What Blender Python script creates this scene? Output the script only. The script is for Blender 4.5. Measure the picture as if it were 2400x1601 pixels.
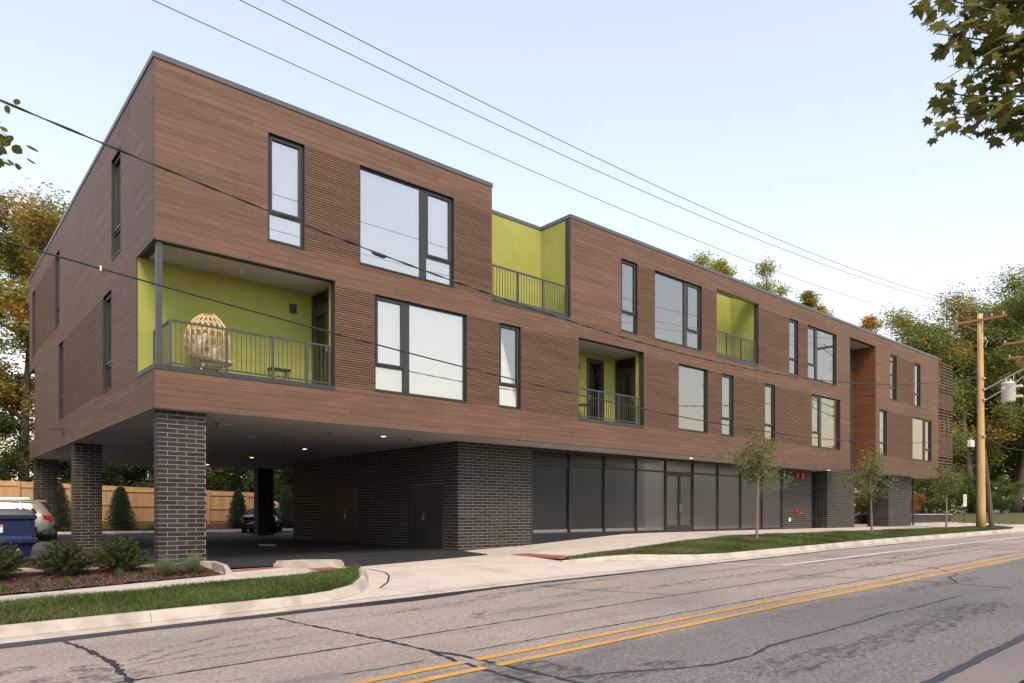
import bpy, math, random
import numpy as np
from mathutils import Matrix, Vector, Euler

for o in list(bpy.data.objects):
    bpy.data.objects.remove(o)
scene = bpy.context.scene
COL = scene.collection
R = math.radians
random.seed(7)

# ------------------------------------------------------------------ camera
cam_d = bpy.data.cameras.new('camera')
cam_d.sensor_width = 36.0
cam_d.lens = 24.95
cam_d.shift_y = 0.1679
cam_d.clip_end = 3000
cam = bpy.data.objects.new('camera', cam_d)
COL.objects.link(cam)
cam.location = (-4.203, -16.963, 0.0)
cam.rotation_euler = (R(90), 0, R(-40.706))
scene.camera = cam

# ------------------------------------------------------------------ sky, sun, exposure
SUN_EL = 50.0
SUN_AZ = (-0.42, -0.91)          # horizontal direction towards the sun
world = bpy.data.worlds.new('World')
scene.world = world
world.use_nodes = True
wn = world.node_tree
wn.nodes.clear()
sky = wn.nodes.new('ShaderNodeTexSky')
sky.sky_type = 'NISHITA'
sky.sun_disc = False
sky.sun_elevation = R(SUN_EL)
sky.sun_rotation = math.atan2(SUN_AZ[0], SUN_AZ[1])
sky.air_density = 2.0
sky.dust_density = 1.0
sky.ozone_density = 0.0
bgn = wn.nodes.new('ShaderNodeBackground')
bgn.inputs['Strength'].default_value = 0.135
won = wn.nodes.new('ShaderNodeOutputWorld')
veil = wn.nodes.new('ShaderNodeMix')          # thin even haze all over the sky
veil.data_type = 'RGBA'
veil.inputs[0].default_value = .30
veil.inputs[7].default_value = (3.95, 3.2, 3.95, 1)
wn.links.new(sky.outputs[0], veil.inputs[6])
wn.links.new(veil.outputs[2], bgn.inputs[0])
wn.links.new(bgn.outputs[0], won.inputs[0])

sun_d = bpy.data.lights.new('sun', 'SUN')
sun_d.energy = 1.85
sun_d.angle = R(24)
sun_d.color = (1.0, 0.80, 0.60)
sun = bpy.data.objects.new('sun', sun_d)
COL.objects.link(sun)
_ce = math.cos(R(SUN_EL))
_n = math.hypot(*SUN_AZ)
sv = Vector((SUN_AZ[0] / _n * _ce, SUN_AZ[1] / _n * _ce, math.sin(R(SUN_EL))))
sun.rotation_euler = sv.to_track_quat('Z', 'Y').to_euler()
sun.location = (-20, -40, 30)

vs = scene.view_settings
vs.view_transform = 'Standard'
vs.look = 'None'
vs.exposure = 1.05
vs.gamma = 1.0
vs.use_curve_mapping = False
scene.cycles.use_denoising = True
scene.cycles.max_bounces = 8
scene.cycles.transparent_max_bounces = 12

# ------------------------------------------------------------------ helpers
class MB:
    """collects faces and links them as one mesh object"""
    def __init__(s):
        s.v = []; s.f = []
    def add(s, vs, fs):
        b = len(s.v)
        s.v.extend(vs)
        s.f.extend([tuple(b + i for i in f) for f in fs])
    def box(s, x0, x1, y0, y1, z0, z1):
        if x0 > x1: x0, x1 = x1, x0
        if y0 > y1: y0, y1 = y1, y0
        if z0 > z1: z0, z1 = z1, z0
        s.add([(x0,y0,z0),(x1,y0,z0),(x1,y1,z0),(x0,y1,z0),(x0,y0,z1),(x1,y0,z1),(x1,y1,z1),(x0,y1,z1)],
              [(0,3,2,1),(4,5,6,7),(0,1,5,4),(1,2,6,5),(2,3,7,6),(3,0,4,7)])
        return s
    def quad(s, a, b, c, d):
        s.add([a, b, c, d], [(0, 1, 2, 3)])
        return s
    def tube(s, pts, rads, n=6, cap=True):
        pts = [Vector(p) for p in pts]
        if not hasattr(rads, '__len__'): rads = [rads] * len(pts)
        base = len(s.v); prev = None
        for i, p in enumerate(pts):
            t = (pts[min(i + 1, len(pts) - 1)] - pts[max(i - 1, 0)])
            if t.length < 1e-9: t = Vector((0, 0, 1))
            t.normalize()
            if prev is None:
                u = t.cross(Vector((0, 0, 1)) if abs(t.z) < .9 else Vector((1, 0, 0)))
            else:
                u = prev - t * prev.dot(t)
            u.normalize(); prev = u
            w = t.cross(u)
            for k in range(n):
                a = 2 * math.pi * k / n
                q = p + (u * math.cos(a) + w * math.sin(a)) * rads[i]
                s.v.append((q.x, q.y, q.z))
        for i in range(len(pts) - 1):
            for k in range(n):
                a = base + i * n + k; b = base + i * n + (k + 1) % n
                s.f.append((a, b, b + n, a + n))
        if cap:
            s.f.append(tuple(base + k for k in range(n))[::-1])
            s.f.append(tuple(base + (len(pts) - 1) * n + k for k in range(n)))
        return s
    def lathe(s, c, prof, n=16):
        """prof: (radius, z) list, around vertical axis through c"""
        base = len(s.v)
        for r, z in prof:
            for k in range(n):
                a = 2 * math.pi * k / n
                s.v.append((c[0] + r * math.cos(a), c[1] + r * math.sin(a), c[2] + z))
        for i in range(len(prof) - 1):
            for k in range(n):
                a = base + i * n + k; b = base + i * n + (k + 1) % n
                s.f.append((a, b, b + n, a + n))
        s.f.append(tuple(base + k for k in range(n))[::-1])
        s.f.append(tuple(base + (len(prof) - 1) * n + k for k in range(n)))
        return s
    def prism(s, poly, z0, z1):
        """vertical prism over a plan polygon; z0/z1 numbers or functions of x,y"""
        g0 = z0 if callable(z0) else (lambda x, y: z0)
        g1 = z1 if callable(z1) else (lambda x, y: z1)
        n = len(poly)
        vs_ = [(x, y, g0(x, y)) for x, y in poly] + [(x, y, g1(x, y)) for x, y in poly]
        fs = [tuple(range(n))[::-1], tuple(range(n, 2 * n))]
        fs += [(i, (i + 1) % n, n + (i + 1) % n, n + i) for i in range(n)]
        s.add(vs_, fs)
        return s
    def build(s, name, mat, parent=None, smooth=False, loc=None):
        me = bpy.data.meshes.new(name)
        me.from_pydata(s.v, [], s.f)
        me.materials.append(M[mat])
        if smooth:
            me.polygons.foreach_set('use_smooth', [True] * len(me.polygons))
        me.update()
        return link(name, me, parent, loc)

def link(name, me, parent=None, loc=None):
    o = bpy.data.objects.new(name, me)
    COL.objects.link(o)
    if parent is not None:
        o.parent = parent
        if loc is None:                                  # geometry given in world space
            o.matrix_parent_inverse = Matrix.Translation(-world_loc(parent))
    if loc is not None:
        o.location = loc
    return o

def world_loc(o):
    v = Vector((0, 0, 0))
    p = o
    while p is not None:
        v += p.location + p.matrix_parent_inverse.translation
        p = p.parent
    return v

def np_mesh(name, V, F, mat, smooth=False):
    """mesh from numpy vertex (n,3) and face (m,k) arrays"""
    me = bpy.data.meshes.new(name)
    m, k = F.shape
    me.vertices.add(len(V)); me.vertices.foreach_set('co', V.astype(np.float32).ravel())
    me.loops.add(m * k); me.loops.foreach_set('vertex_index', F.astype(np.int32).ravel())
    me.polygons.add(m)
    me.polygons.foreach_set('loop_start', np.arange(0, m * k, k, dtype=np.int32))
    me.update(calc_edges=True)
    me.materials.append(M[mat])
    if smooth:
        me.polygons.foreach_set('use_smooth', [True] * m)
    me.validate()
    return me

def tag(o, label, cat, group=None, kind=None):
    if label: o['label'] = label
    if cat: o['category'] = cat
    if group: o['group'] = group
    if kind: o['kind'] = kind
    return o

def empty(name, loc, label=None, cat=None, group=None, kind=None, rz=0):
    o = bpy.data.objects.new(name, None)
    o.empty_display_size = .2
    COL.objects.link(o)
    o.location = loc; o.rotation_euler = (0, 0, rz)
    return tag(o, label, cat, group, kind)

_cubes = {}
def piece(name, mat, parent, x0, x1, y0, y1, z0, z1):
    """a box-shaped piece; all alike pieces of one material share mesh data"""
    if mat not in _cubes:
        b = MB().box(-.5, .5, -.5, .5, -.5, .5)
        me = bpy.data.meshes.new('piece_' + mat)
        me.from_pydata(b.v, [], b.f); me.materials.append(M[mat]); me.update()
        _cubes[mat] = me
    o = bpy.data.objects.new(name, _cubes[mat])
    COL.objects.link(o)
    o.location = ((x0 + x1) / 2, (y0 + y1) / 2, (z0 + z1) / 2)
    o.scale = (abs(x1 - x0), abs(y1 - y0), abs(z1 - z0))
    if parent is not None:
        o.parent = parent
        o.matrix_parent_inverse = Matrix.Translation(-world_loc(parent))
    return o

def copy_tree(o, loc=None, parent=None, rz=None, scale=None):
    c = o.copy(); COL.objects.link(c)
    if parent is not None: c.parent = parent
    if loc is not None: c.location = loc
    if rz is not None: c.rotation_euler = (0, 0, rz)
    if scale is not None: c.scale = scale
    for ch in list(o.children):
        copy_tree(ch, parent=c)
    return c

# ------------------------------------------------------------------ materials
M = {}
def nt(name):
    m = bpy.data.materials.new(name); m.use_nodes = True
    t = m.node_tree
    return m, t, t.nodes['Principled BSDF']

def nd(t, typ, **kw):
    n = t.nodes.new(typ)
    for k, v in kw.items(): setattr(n, k, v)
    return n

def math_node(t, op, a, b=None, c=None, clamp=False):
    n = nd(t, 'ShaderNodeMath', operation=op); n.use_clamp = clamp
    for i, x in enumerate((a, b, c)):
        if x is None: continue
        if isinstance(x, (int, float)): n.inputs[i].default_value = x
        else: t.links.new(x, n.inputs[i])
    return n.outputs[0]

def noise(t, scale, stretch=(1, 1, 1), detail=4, rough=.55):
    g = nd(t, 'ShaderNodeNewGeometry')
    mp = nd(t, 'ShaderNodeVectorMath', operation='MULTIPLY')
    mp.inputs[1].default_value = stretch
    t.links.new(g.outputs['Position'], mp.inputs[0])
    n = nd(t, 'ShaderNodeTexNoise')
    n.inputs['Scale'].default_value = scale
    n.inputs['Detail'].default_value = detail
    n.inputs['Roughness'].default_value = rough
    t.links.new(mp.outputs[0], n.inputs['Vector'])
    return n.outputs[0]

def mixc(t, fac, a, b, blend='MIX'):
    n = nd(t, 'ShaderNodeMix', data_type='RGBA', blend_type=blend)
    for sock, x in ((n.inputs[0], fac), (n.inputs[6], a), (n.inputs[7], b)):
        if isinstance(x, (int, float)): sock.default_value = x
        elif isinstance(x, tuple): sock.default_value = (*x, 1)
        else: t.links.new(x, sock)
    return n.outputs[2]

def ramp(t, x, lo, hi):
    n = nd(t, 'ShaderNodeMapRange'); n.interpolation_type = 'SMOOTHSTEP'
    t.links.new(x, n.inputs[0])
    n.inputs[1].default_value = lo; n.inputs[2].default_value = hi
    return n.outputs[0]

def rnd(t):
    g = nd(t, 'ShaderNodeNewGeometry'); oi = nd(t, 'ShaderNodeObjectInfo')
    return math_node(t, 'FRACT', math_node(t, 'ADD', g.outputs['Random Per Island'], oi.outputs['Random']))

def bump(t, bs, h, strength=.3, dist=.01):
    b = nd(t, 'ShaderNodeBump')
    b.inputs['Strength'].default_value = strength; b.inputs['Distance'].default_value = dist
    t.links.new(h, b.inputs['Height']); t.links.new(b.outputs[0], bs.inputs['Normal'])

def scaled(c, f): return tuple(min(1, x * f) for x in c)

def mk(name, base, rough=.6, var=.15, scale=6., stretch=(1, 1, 1), rand=0., metal=0., bmp=0., bscale=None,
       spec=.5, alt=None, altscale=1.2, altstretch=None, coat=0., bdist=.01):
    m, t, bs = nt(name)
    n1 = noise(t, scale, stretch)
    col = mixc(t, n1, scaled(base, 1 - 1.6 * var), scaled(base, 1 + 1.6 * var))
    if alt is not None:
        n2 = noise(t, altscale, altstretch or stretch)
        col = mixc(t, ramp(t, n2, .42, .68), col, alt)
    if rand:
        r = rnd(t)
        f = math_node(t, 'MULTIPLY_ADD', r, 2 * rand, 1 - rand)
        hs = nd(t, 'ShaderNodeHueSaturation')
        t.links.new(f, hs.inputs['Value']); t.links.new(col, hs.inputs['Color'])
        col = hs.outputs[0]
    t.links.new(col, bs.inputs['Base Color'])
    bs.inputs['Roughness'].default_value = rough
    bs.inputs['Metallic'].default_value = metal
    bs.inputs['Specular IOR Level'].default_value = spec
    bs.inputs['Coat Weight'].default_value = coat
    if bmp:
        bump(t, bs, noise(t, bscale or scale * 3, stretch), bmp, bdist)
    M[name] = m
    return m, t, bs

def leafmat(name, c1, c2, rough=.55, trans=.35, c3=None):
    """foliage: every leaf its own tint between c1 and c2, clumps lean to c3, light passes through"""
    m, t, bs = nt(name)
    r = rnd(t)
    col = mixc(t, r, c1, c2)
    if c3 is not None:
        col = mixc(t, ramp(t, noise(t, .35, detail=2), .46, .66), col, c3)
    t.links.new(col, bs.inputs['Base Color'])
    bs.inputs['Roughness'].default_value = rough
    bs.inputs['Specular IOR Level'].default_value = .35
    tr = nd(t, 'ShaderNodeBsdfTranslucent'); t.links.new(col, tr.inputs[0])
    mx = nd(t, 'ShaderNodeMixShader'); mx.inputs[0].default_value = trans
    t.links.new(bs.outputs[0], mx.inputs[1]); t.links.new(tr.outputs[0], mx.inputs[2])
    t.links.new(mx.outputs[0], t.nodes['Material Output'].inputs[0])
    M[name] = m

def wood_cladding(name, base, dark):
    m, t, bs = nt(name)
    grain = noise(t, 1.0, (1.3, 1.3, 60), 5, .6)
    streak = noise(t, 1.0, (.5, .5, 9), 3, .5)
    blot = noise(t, .22, (1, 1, 1), 2, .5)
    col = mixc(t, ramp(t, grain, .3, .7), dark, base)
    col = mixc(t, ramp(t, streak, .35, .75), col, mixc(t, .5, col, scaled(dark, .8)))
    f = math_node(t, 'MULTIPLY_ADD', rnd(t), .22, .89)
    f = math_node(t, 'MULTIPLY', f, math_node(t, 'MULTIPLY_ADD', blot, .3, .85))
    hs = nd(t, 'ShaderNodeHueSaturation')
    t.links.new(f, hs.inputs['Value']); t.links.new(col, hs.inputs['Color'])
    t.links.new(hs.outputs[0], bs.inputs['Base Color'])
    bs.inputs['Roughness'].default_value = .58
    bs.inputs['Specular IOR Level'].default_value = .3
    bump(t, bs, grain, .12, .004)
    M[name] = m

wood_cladding('cladding', (.184, .104, .069), (.120, .067, .045))
wood_cladding('cladding_orange', (.21, .088, .040), (.125, .05, .024))
mk('cladding_back', (.05, .028, .02), .8)
mk('metal_dark', (.042, .043, .046), .42, .08, 20, spec=.4)
mk('metal_grey', (.052, .052, .058), .38, .08, 15)
mk('coping', (.085, .088, .098), .38, .10, 3)
mk('frame', (.026, .026, .028), .4, .08, 20)
mk('stucco_green', (.315, .335, .078), .85, .07, 3.0, bmp=.35, bscale=160, bdist=.004, alt=(.28, .295, .068), altscale=.8)
mk('soffit', (.42, .40, .37), .8, .05, 2, alt=(.38, .36, .335), altscale=.5)
mk('brick', (.029, .0245, .0255), .55, .22, 9, (1, 1, 3), rand=.38, bmp=.3, bscale=60, bdist=.004, spec=.3)
mk('mortar', (.35, .315, .25), .9, .12, 25)
mk('blind', (.90, .885, .83), .8, .03, 3)
mk('blind_grey', (.56, .55, .58), .8, .03, 3)
mk('shade_dark', (.095, .098, .104), .8, .06, 1.2, (1, 1, 14))
mk('curtain', (.62, .55, .38), .85, .06, 6)
mk('interior_pale', (.5, .5, .48), .8)
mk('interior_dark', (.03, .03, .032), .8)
mk('door_dark', (.022, .02, .02), .45, .1, 8)
mk('door_bronze', (.020, .013, .012), .45, .1, 8)
mk('steel', (.55, .55, .54), .3, .08, 20, metal=1)
mk('plinth', (.012, .014, .019), .45, .1, 6)
mk('roofing', (.12, .12, .12), .9)
mk('red_paint', (.5, .012, .014), .35, .08, 10)
mk('brass', (.6, .38, .12), .3, .1, 20, metal=1)
mk('white_paint', (.75, .74, .70), .5, .05, 10)
mk('white_trim', (.78, .78, .76), .5, .05, 10)
mk('rattan', (.64, .46, .27), .5, .2, 30)
mk('cushion', (.74, .68, .60), .9, .06, 10)
mk('black_iron', (.012, .012, .013), .4, .1, 20)
mk('concrete', (.50, .445, .385), .82, .07, 5, alt=(.43, .38, .325), altscale=.9, altstretch=(1, 1, 1), bmp=.25, bscale=90, bdist=.004, rand=.05)
mk('kerb_concrete', (.45, .405, .35), .82, .14, 3, (1, 1, 1), alt=(.33, .285, .235), altscale=1.9, bmp=.3, bscale=70, bdist=.004)
mk('near_concrete', (.17, .15, .135), .85, .12, 9, alt=(.13, .115, .105), altscale=.8, bmp=.3, bscale=60)
mk('gutter_stain', (.25, .22, .19), .9, .3, 6)
mk('tactile', (.25, .082, .07), .7, .12, 20)
mk('lot_asphalt', (.019, .019, .022), .72, .25, 30, bmp=.4, bscale=140, bdist=.004, alt=(.027, .027, .030), altscale=.4)
mk('tar', (.020, .021, .025), .5, .25, 12, bmp=.3, bscale=80, bdist=.004)
mk('yellow_line', (.52, .265, .04), .75, .2, 14, alt=(.36, .22, .08), altscale=4, altstretch=(.6, 3, 1))
mk('white_line', (.70, .68, .66), .7, .15, 14)
mk('mulch', (.085, .045, .03), .95, .4, 22, bmp=.9, bscale=40, bdist=.03, alt=(.05, .028, .02), altscale=5)
mk('mulch_chip', (.13, .068, .042), .9, .3, 30, rand=.55)
mk('verge_soil', (.06, .095, .022), .95, .3, 8, alt=(.10, .095, .035), altscale=1.1)
mk('ground', (.075, .085, .03), .95, .3, 1.5, alt=(.10, .075, .04), altscale=.3)
mk('bark', (.11, .085, .065), .9, .3, 6, (3, 3, .7), bmp=.8, bscale=14, bdist=.03)
mk('bark_young', (.20, .16, .12), .85, .2, 20)
mk('pole_wood', (.54, .36, .165), .8, .16, 2.5, (6, 6, .35), alt=(.44, .285, .125), altscale=1.3, altstretch=(7, 7, .5), bmp=.4, bscale=9)
mk('arm_wood', (.30, .13, .07), .8, .15, 6)
mk('cedar', (.56, .345, .185), .75, .14, 4, (3, 3, .7), rand=.14, alt=(.50, .285, .13), altscale=1.5, altstretch=(5, 5, .5))
mk('wire', (.018, .017, .017), .5, .1, 8)
mk('wire_grey', (.10, .10, .10), .5, .1, 8)
mk('transformer_grey', (.62, .61, .56), .4, .05, 4)
mk('porcelain', (.55, .52, .48), .25)
mk('dumpster_blue', (.006, .015, .058), .35, .2, 3, alt=(.009, .02, .07), altscale=5, spec=.5)
mk('dumpster_lid', (.075, .08, .09), .5, .1, 6)
mk('label_white', (.7, .66, .62), .5, .05, 30)
mk('label_red', (.45, .08, .05), .5)
mk('car_silver', (.36, .345, .31), .3, .02, 3, metal=.45, coat=.4)
mk('car_black', (.008, .008, .010), .15, .02, 3, coat=1.)
mk('car_glass', (.012, .014, .016), .06, .02, 3, spec=.12)
mk('car_trim', (.02, .02, .02), .55)
mk('tyre', (.018, .018, .018), .8)
mk('tail_light', (.35, .008, .012), .15, .05, 20, coat=.8)
mk('chrome', (.75, .75, .75), .15, .02, 10, metal=1)
mk('siding', (.085, .095, .11), .7, .06, 4, rand=.06)
mk('shingle', (.16, .12, .10), .9, .2, 12)
mk('shingle_tan', (.30, .21, .15), .9, .2, 12)
mk('tan_wall', (.42, .34, .26), .8)
mk('sign_green', (.02, .06, .035), .5)
mk('fallen_leaf', (.55, .40, .20), .8, .2, 20, rand=.3)
leafmat('leaf_green', (0.072, 0.119, 0.026), (0.167, 0.210, 0.043), c3=(0.123, 0.152, 0.032))
leafmat('leaf_forest', (0.098, 0.143, 0.033), (0.240, 0.262, 0.063), c3=(0.330, 0.247, 0.063))
leafmat('leaf_olive', (0.176, 0.182, 0.038), (0.324, 0.284, 0.061), c3=(0.446, 0.250, 0.054))
leafmat('leaf_autumn', (0.338, 0.188, 0.043), (0.450, 0.288, 0.062), c3=(0.225, 0.206, 0.044))
leafmat('leaf_yellow', (0.240, 0.252, 0.042), (0.408, 0.372, 0.066))
leafmat('leaf_street', (0.115, 0.144, 0.052), (0.230, 0.230, 0.098), c3=(0.184, 0.190, 0.052))
leafmat('leaf_maple', (0.080, 0.099, 0.022), (0.208, 0.192, 0.048), trans=.45)
leafmat('leaf_yew', (.026, .042, .012), (.085, .095, .022), c3=(.06, .072, .016), trans=.15)
leafmat('leaf_conifer', (0.026, 0.048, 0.022), (0.072, 0.102, 0.042), trans=.1)
leafmat('leaf_orange', (.40, .14, .03), (.30, .17, .04))
leafmat('grass_blade', (.046, .088, .016), (.115, .150, .034), trans=.25, c3=(.125, .130, .045))
leafmat('grass_clump', (.12, .165, .08), (.26, .29, .16), trans=.3)
leafmat('leaf_shaded', (.030, .050, .014), (.080, .100, .026), c3=(.060, .075, .02))  # darker copy of the green leaves with the shade put into the colour
leafmat('grass_tuft', (.06, .11, .02), (.16, .20, .05), trans=.25)

def m_glass(name, tint, refl, ior=1.5, rough=.012):
    m, t, bs = nt(name)
    t.nodes.remove(bs)
    tr = nd(t, 'ShaderNodeBsdfTransparent'); tr.inputs[0].default_value = (*tint, 1)
    gl = nd(t, 'ShaderNodeBsdfGlossy'); gl.inputs['Roughness'].default_value = rough
    gl.inputs[0].default_value = (1, .95, .93, 1)
    bu = nd(t, 'ShaderNodeBump'); bu.inputs['Strength'].default_value = .004; bu.inputs['Distance'].default_value = .05
    t.links.new(noise(t, .9, detail=1), bu.inputs['Height']); t.links.new(bu.outputs[0], gl.inputs['Normal'])
    fr = nd(t, 'ShaderNodeFresnel'); fr.inputs[0].default_value = ior
    f = math_node(t, 'MULTIPLY_ADD', fr.outputs[0], 1 - refl, refl, clamp=True)
    mx = nd(t, 'ShaderNodeMixShader')
    t.links.new(f, mx.inputs[0]); t.links.new(tr.outputs[0], mx.inputs[1]); t.links.new(gl.outputs[0], mx.inputs[2])
    t.links.new(mx.outputs[0], t.nodes['Material Output'].inputs[0])
    M[name] = m
m_glass('glass', (.98, .98, .97), .27)
m_glass('glass_door', (.30, .31, .31), .03)
m_glass('glass_dark', (.80, .80, .81), .0, 1.28, .24)

def m_emit(name, c, s):
    m, t, bs = nt(name)
    bs.inputs['Base Color'].default_value = (*c, 1)
    bs.inputs['Emission Color'].default_value = (*c, 1)
    bs.inputs['Emission Strength'].default_value = s
    M[name] = m
m_emit('lamp_glow', (1, .72, .36), 6)

def m_road():
    m, t, bs = nt('road')
    g = nd(t, 'ShaderNodeNewGeometry'); sp = nd(t, 'ShaderNodeSeparateXYZ')
    t.links.new(g.outputs['Position'], sp.inputs[0])
    edge = math_node(t, 'MULTIPLY_ADD', noise(t, 1.5, detail=3), .8, -.4)
    lane = ramp(t, math_node(t, 'ADD', sp.outputs[1], edge), -11.7, -10.9)   # the lane beyond the yellow lines is older and paler
    agg = ramp(t, noise(t, 26, detail=4, rough=.75), .32, .68)
    agg2 = noise(t, 70, detail=2, rough=.7)
    big = noise(t, .35, (.6, 1.3, 1), 3)
    smear = noise(t, 1.0, (.22, 2.2, 1), 7, .7)
    fine = noise(t, 3.2, (.35, 1.9, 1), 7, .75)
    far = mixc(t, agg, (.185, .152, .125), (.415, .357, .302))
    near = mixc(t, agg, (.076, .067, .062), (.232, .207, .190))
    col = mixc(t, lane, near, far)
    col = mixc(t, ramp(t, big, .38, .70), col, mixc(t, .36, col, (.11, .10, .10)))
    col = mixc(t, math_node(t, 'MULTIPLY', ramp(t, smear, .53, .68), .62), col, (.080, .078, .083))
    col = mixc(t, math_node(t, 'MULTIPLY', ramp(t, fine, .60, .70), .60), col, (.055, .055, .060))
    col = mixc(t, math_node(t, 'MULTIPLY', ramp(t, agg2, .60, .70), .45), col, (.05, .05, .05))
    t.links.new(col, bs.inputs['Base Color'])
    bs.inputs['Roughness'].default_value = .85
    bump(t, bs, agg, .5, .006)
    M['road'] = m
m_road()

def m_stain():
    """dark tyre and oil film, patchy, the road shows through"""
    m, t, bs = nt('road_stain')
    bs.inputs['Base Color'].default_value = (.06, .058, .062, 1); bs.inputs['Roughness'].default_value = .8
    tr = nd(t, 'ShaderNodeBsdfTransparent'); mx = nd(t, 'ShaderNodeMixShader')
    f = math_node(t, 'MULTIPLY', ramp(t, noise(t, 5, (1, 2, 1), 6, .75), .45, .64), .60)
    t.links.new(f, mx.inputs[0]); t.links.new(tr.outputs[0], mx.inputs[1]); t.links.new(bs.outputs[0], mx.inputs[2])
    t.links.new(mx.outputs[0], t.nodes['Material Output'].inputs[0])
    M['road_stain'] = m
m_stain()

# ================================================================== terrain heights
ZRX = [-300, -40, -12, -3, 1.5, 6.2, 11, 16.4, 19.2, 25.3, 33.7, 50, 120, 400]
ZRZ = [-3.5, -2.2, -1.80, -1.655, -1.565, -1.455, -1.38, -1.295, -1.235, -1.165, -1.08, -.93, -.3, .5]
ZSX = [-300, -26, -15, -3, -2, -.5, 1.2, 2.6, 6, 9.3, 12.6, 15, 18, 60]
ZSZ = [-3.2, -2.0, -1.80, -1.465, -1.43, -1.365, -1.30, -1.27, -1.235, -1.22, -1.10, -.95, -.80, -.80]
def zr(x): return float(np.interp(x, ZRX, ZRZ))
def zs(x): return float(np.interp(x, ZSX, ZSZ))
def sm(t): t = min(1, max(0, t)); return t * t * (3 - 2 * t)
def lerp(a, b, t): return a + (b - a) * t
def zapron(x, y): return lerp(zr(x), zs(x), min(1, max(0, (y + 5.9) / 4.0)))
def zlot(x, y):
    w = sm((y + 1.9) / 3.0) if x > 1 else 1
    return lerp(max(zs(x), -1.29), -1.205 + .0045 * y, w)
def rise(x, y): return sm((x - 53) / 13) * .95 * sm((y + 7) / 5)

def zground(x, y):
    if y < -5.9: z = zr(x) - .10 + (.25 * sm((-y - 18) / 4))
    elif y < -2.7: z = lerp(zr(x), zs(x), (y + 5.9) / 3.2) - .10
    elif y < 1.4: z = lerp(zs(x), max(zs(x), -1.3), (y + 2.7) / 4.1) - .10
    else: z = lerp(max(zs(x), -1.3), -1.1, sm((y - 1.4) / 10)) - .10 if x < 40 else max(zs(x), -1.3) - .10
    if x < 40: z += sm((y - 26.5) / 1.6) * .55
    z += rise(x, y)
    d = max(abs(x - 20) - 80, abs(y) - 60, 0)
    return z + d * .01

gx = sorted(set([-500, -250, -140, -90, -60, -45, -35, -30, -26] + list(np.arange(-24, 60, 2.)) + list(np.arange(60, 100, 4.)) + [110, 130, 160, 220, 320, 600]))
gy = sorted(set([-500, -250, -120, -80, -60, -45, -35, -28, -24, -22, -20, -18.5, -17, -15, -12, -9, -7, -5.9, -5.4, -4.5, -3.6, -2.7, -2.1, -1.5, -.8, .3, 1.4, 3, 5, 8, 12, 16, 20, 24, 26.3, 27, 27.6, 28.3, 30, 34, 40, 50, 60, 80, 120, 200, 320, 600]))
def grid_mesh(xs, ys, f):
    b = MB()
    nx, ny = len(xs), len(ys)
    vs_ = [(x, y, f(x, y)) for y in ys for x in xs]
    fs = [(j * nx + i, j * nx + i + 1, (j + 1) * nx + i + 1, (j + 1) * nx + i) for j in range(ny - 1) for i in range(nx - 1)]
    b.add(vs_, fs)
    return b
tag(grid_mesh(gx, gy, zground).build('ground', 'ground', smooth=True), 'rough grassy ground around the building and woods', 'ground', kind='structure')

# ------------------------------------------------------------------ road
rx = list(np.arange(-60, 62, 1.0)) + [70, 85, 100, 130, 180, 260]
ROAD_S = -14.56
road = grid_mesh(rx, [ROAD_S, -12.9, -11.2, -9.6, -8., -6.9, -5.9], lambda x, y: zr(x)).build('road', 'road', smooth=True)
tag(road, 'worn tan and grey asphalt road with tar seams', 'road', kind='structure')

def strip(pts, w, lift=.004, jitter=0., seed=1, step=.25, taper=True, wv=.06):
    """a flat ribbon lying on the road along a plan polyline"""
    rg = random.Random(seed)
    P = [pts[0]]
    for a, b in zip(pts, pts[1:]):
        L = math.hypot(b[0] - a[0], b[1] - a[1]); n = max(1, int(L / step))
        for k in range(1, n + 1):
            P.append((lerp(a[0], b[0], k / n), lerp(a[1], b[1], k / n)))
    mb = MB(); vs_ = []
    for i, p in enumerate(P):
        a, b = P[max(0, i - 1)], P[min(len(P) - 1, i + 1)]
        dx, dy = b[0] - a[0], b[1] - a[1]; L = math.hypot(dx, dy) or 1
        nx, ny = -dy / L, dx / L
        ox = rg.uniform(-1, 1) * jitter; hw = w / 2 * (1 + rg.uniform(-wv, wv))
        if taper and i in (0, len(P) - 1): hw *= .25
        cx, cy = p[0] + nx * ox, p[1] + ny * ox
        for s_ in (-1, 1):
            x, y = cx + nx * hw * s_, cy + ny * hw * s_
            vs_.append((x, y, zr(x) + lift))
    mb.add(vs_, [(2 * i, 2 * i + 1, 2 * i + 3, 2 * i + 2) for i in range(len(P) - 1)])
    return mb

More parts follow.
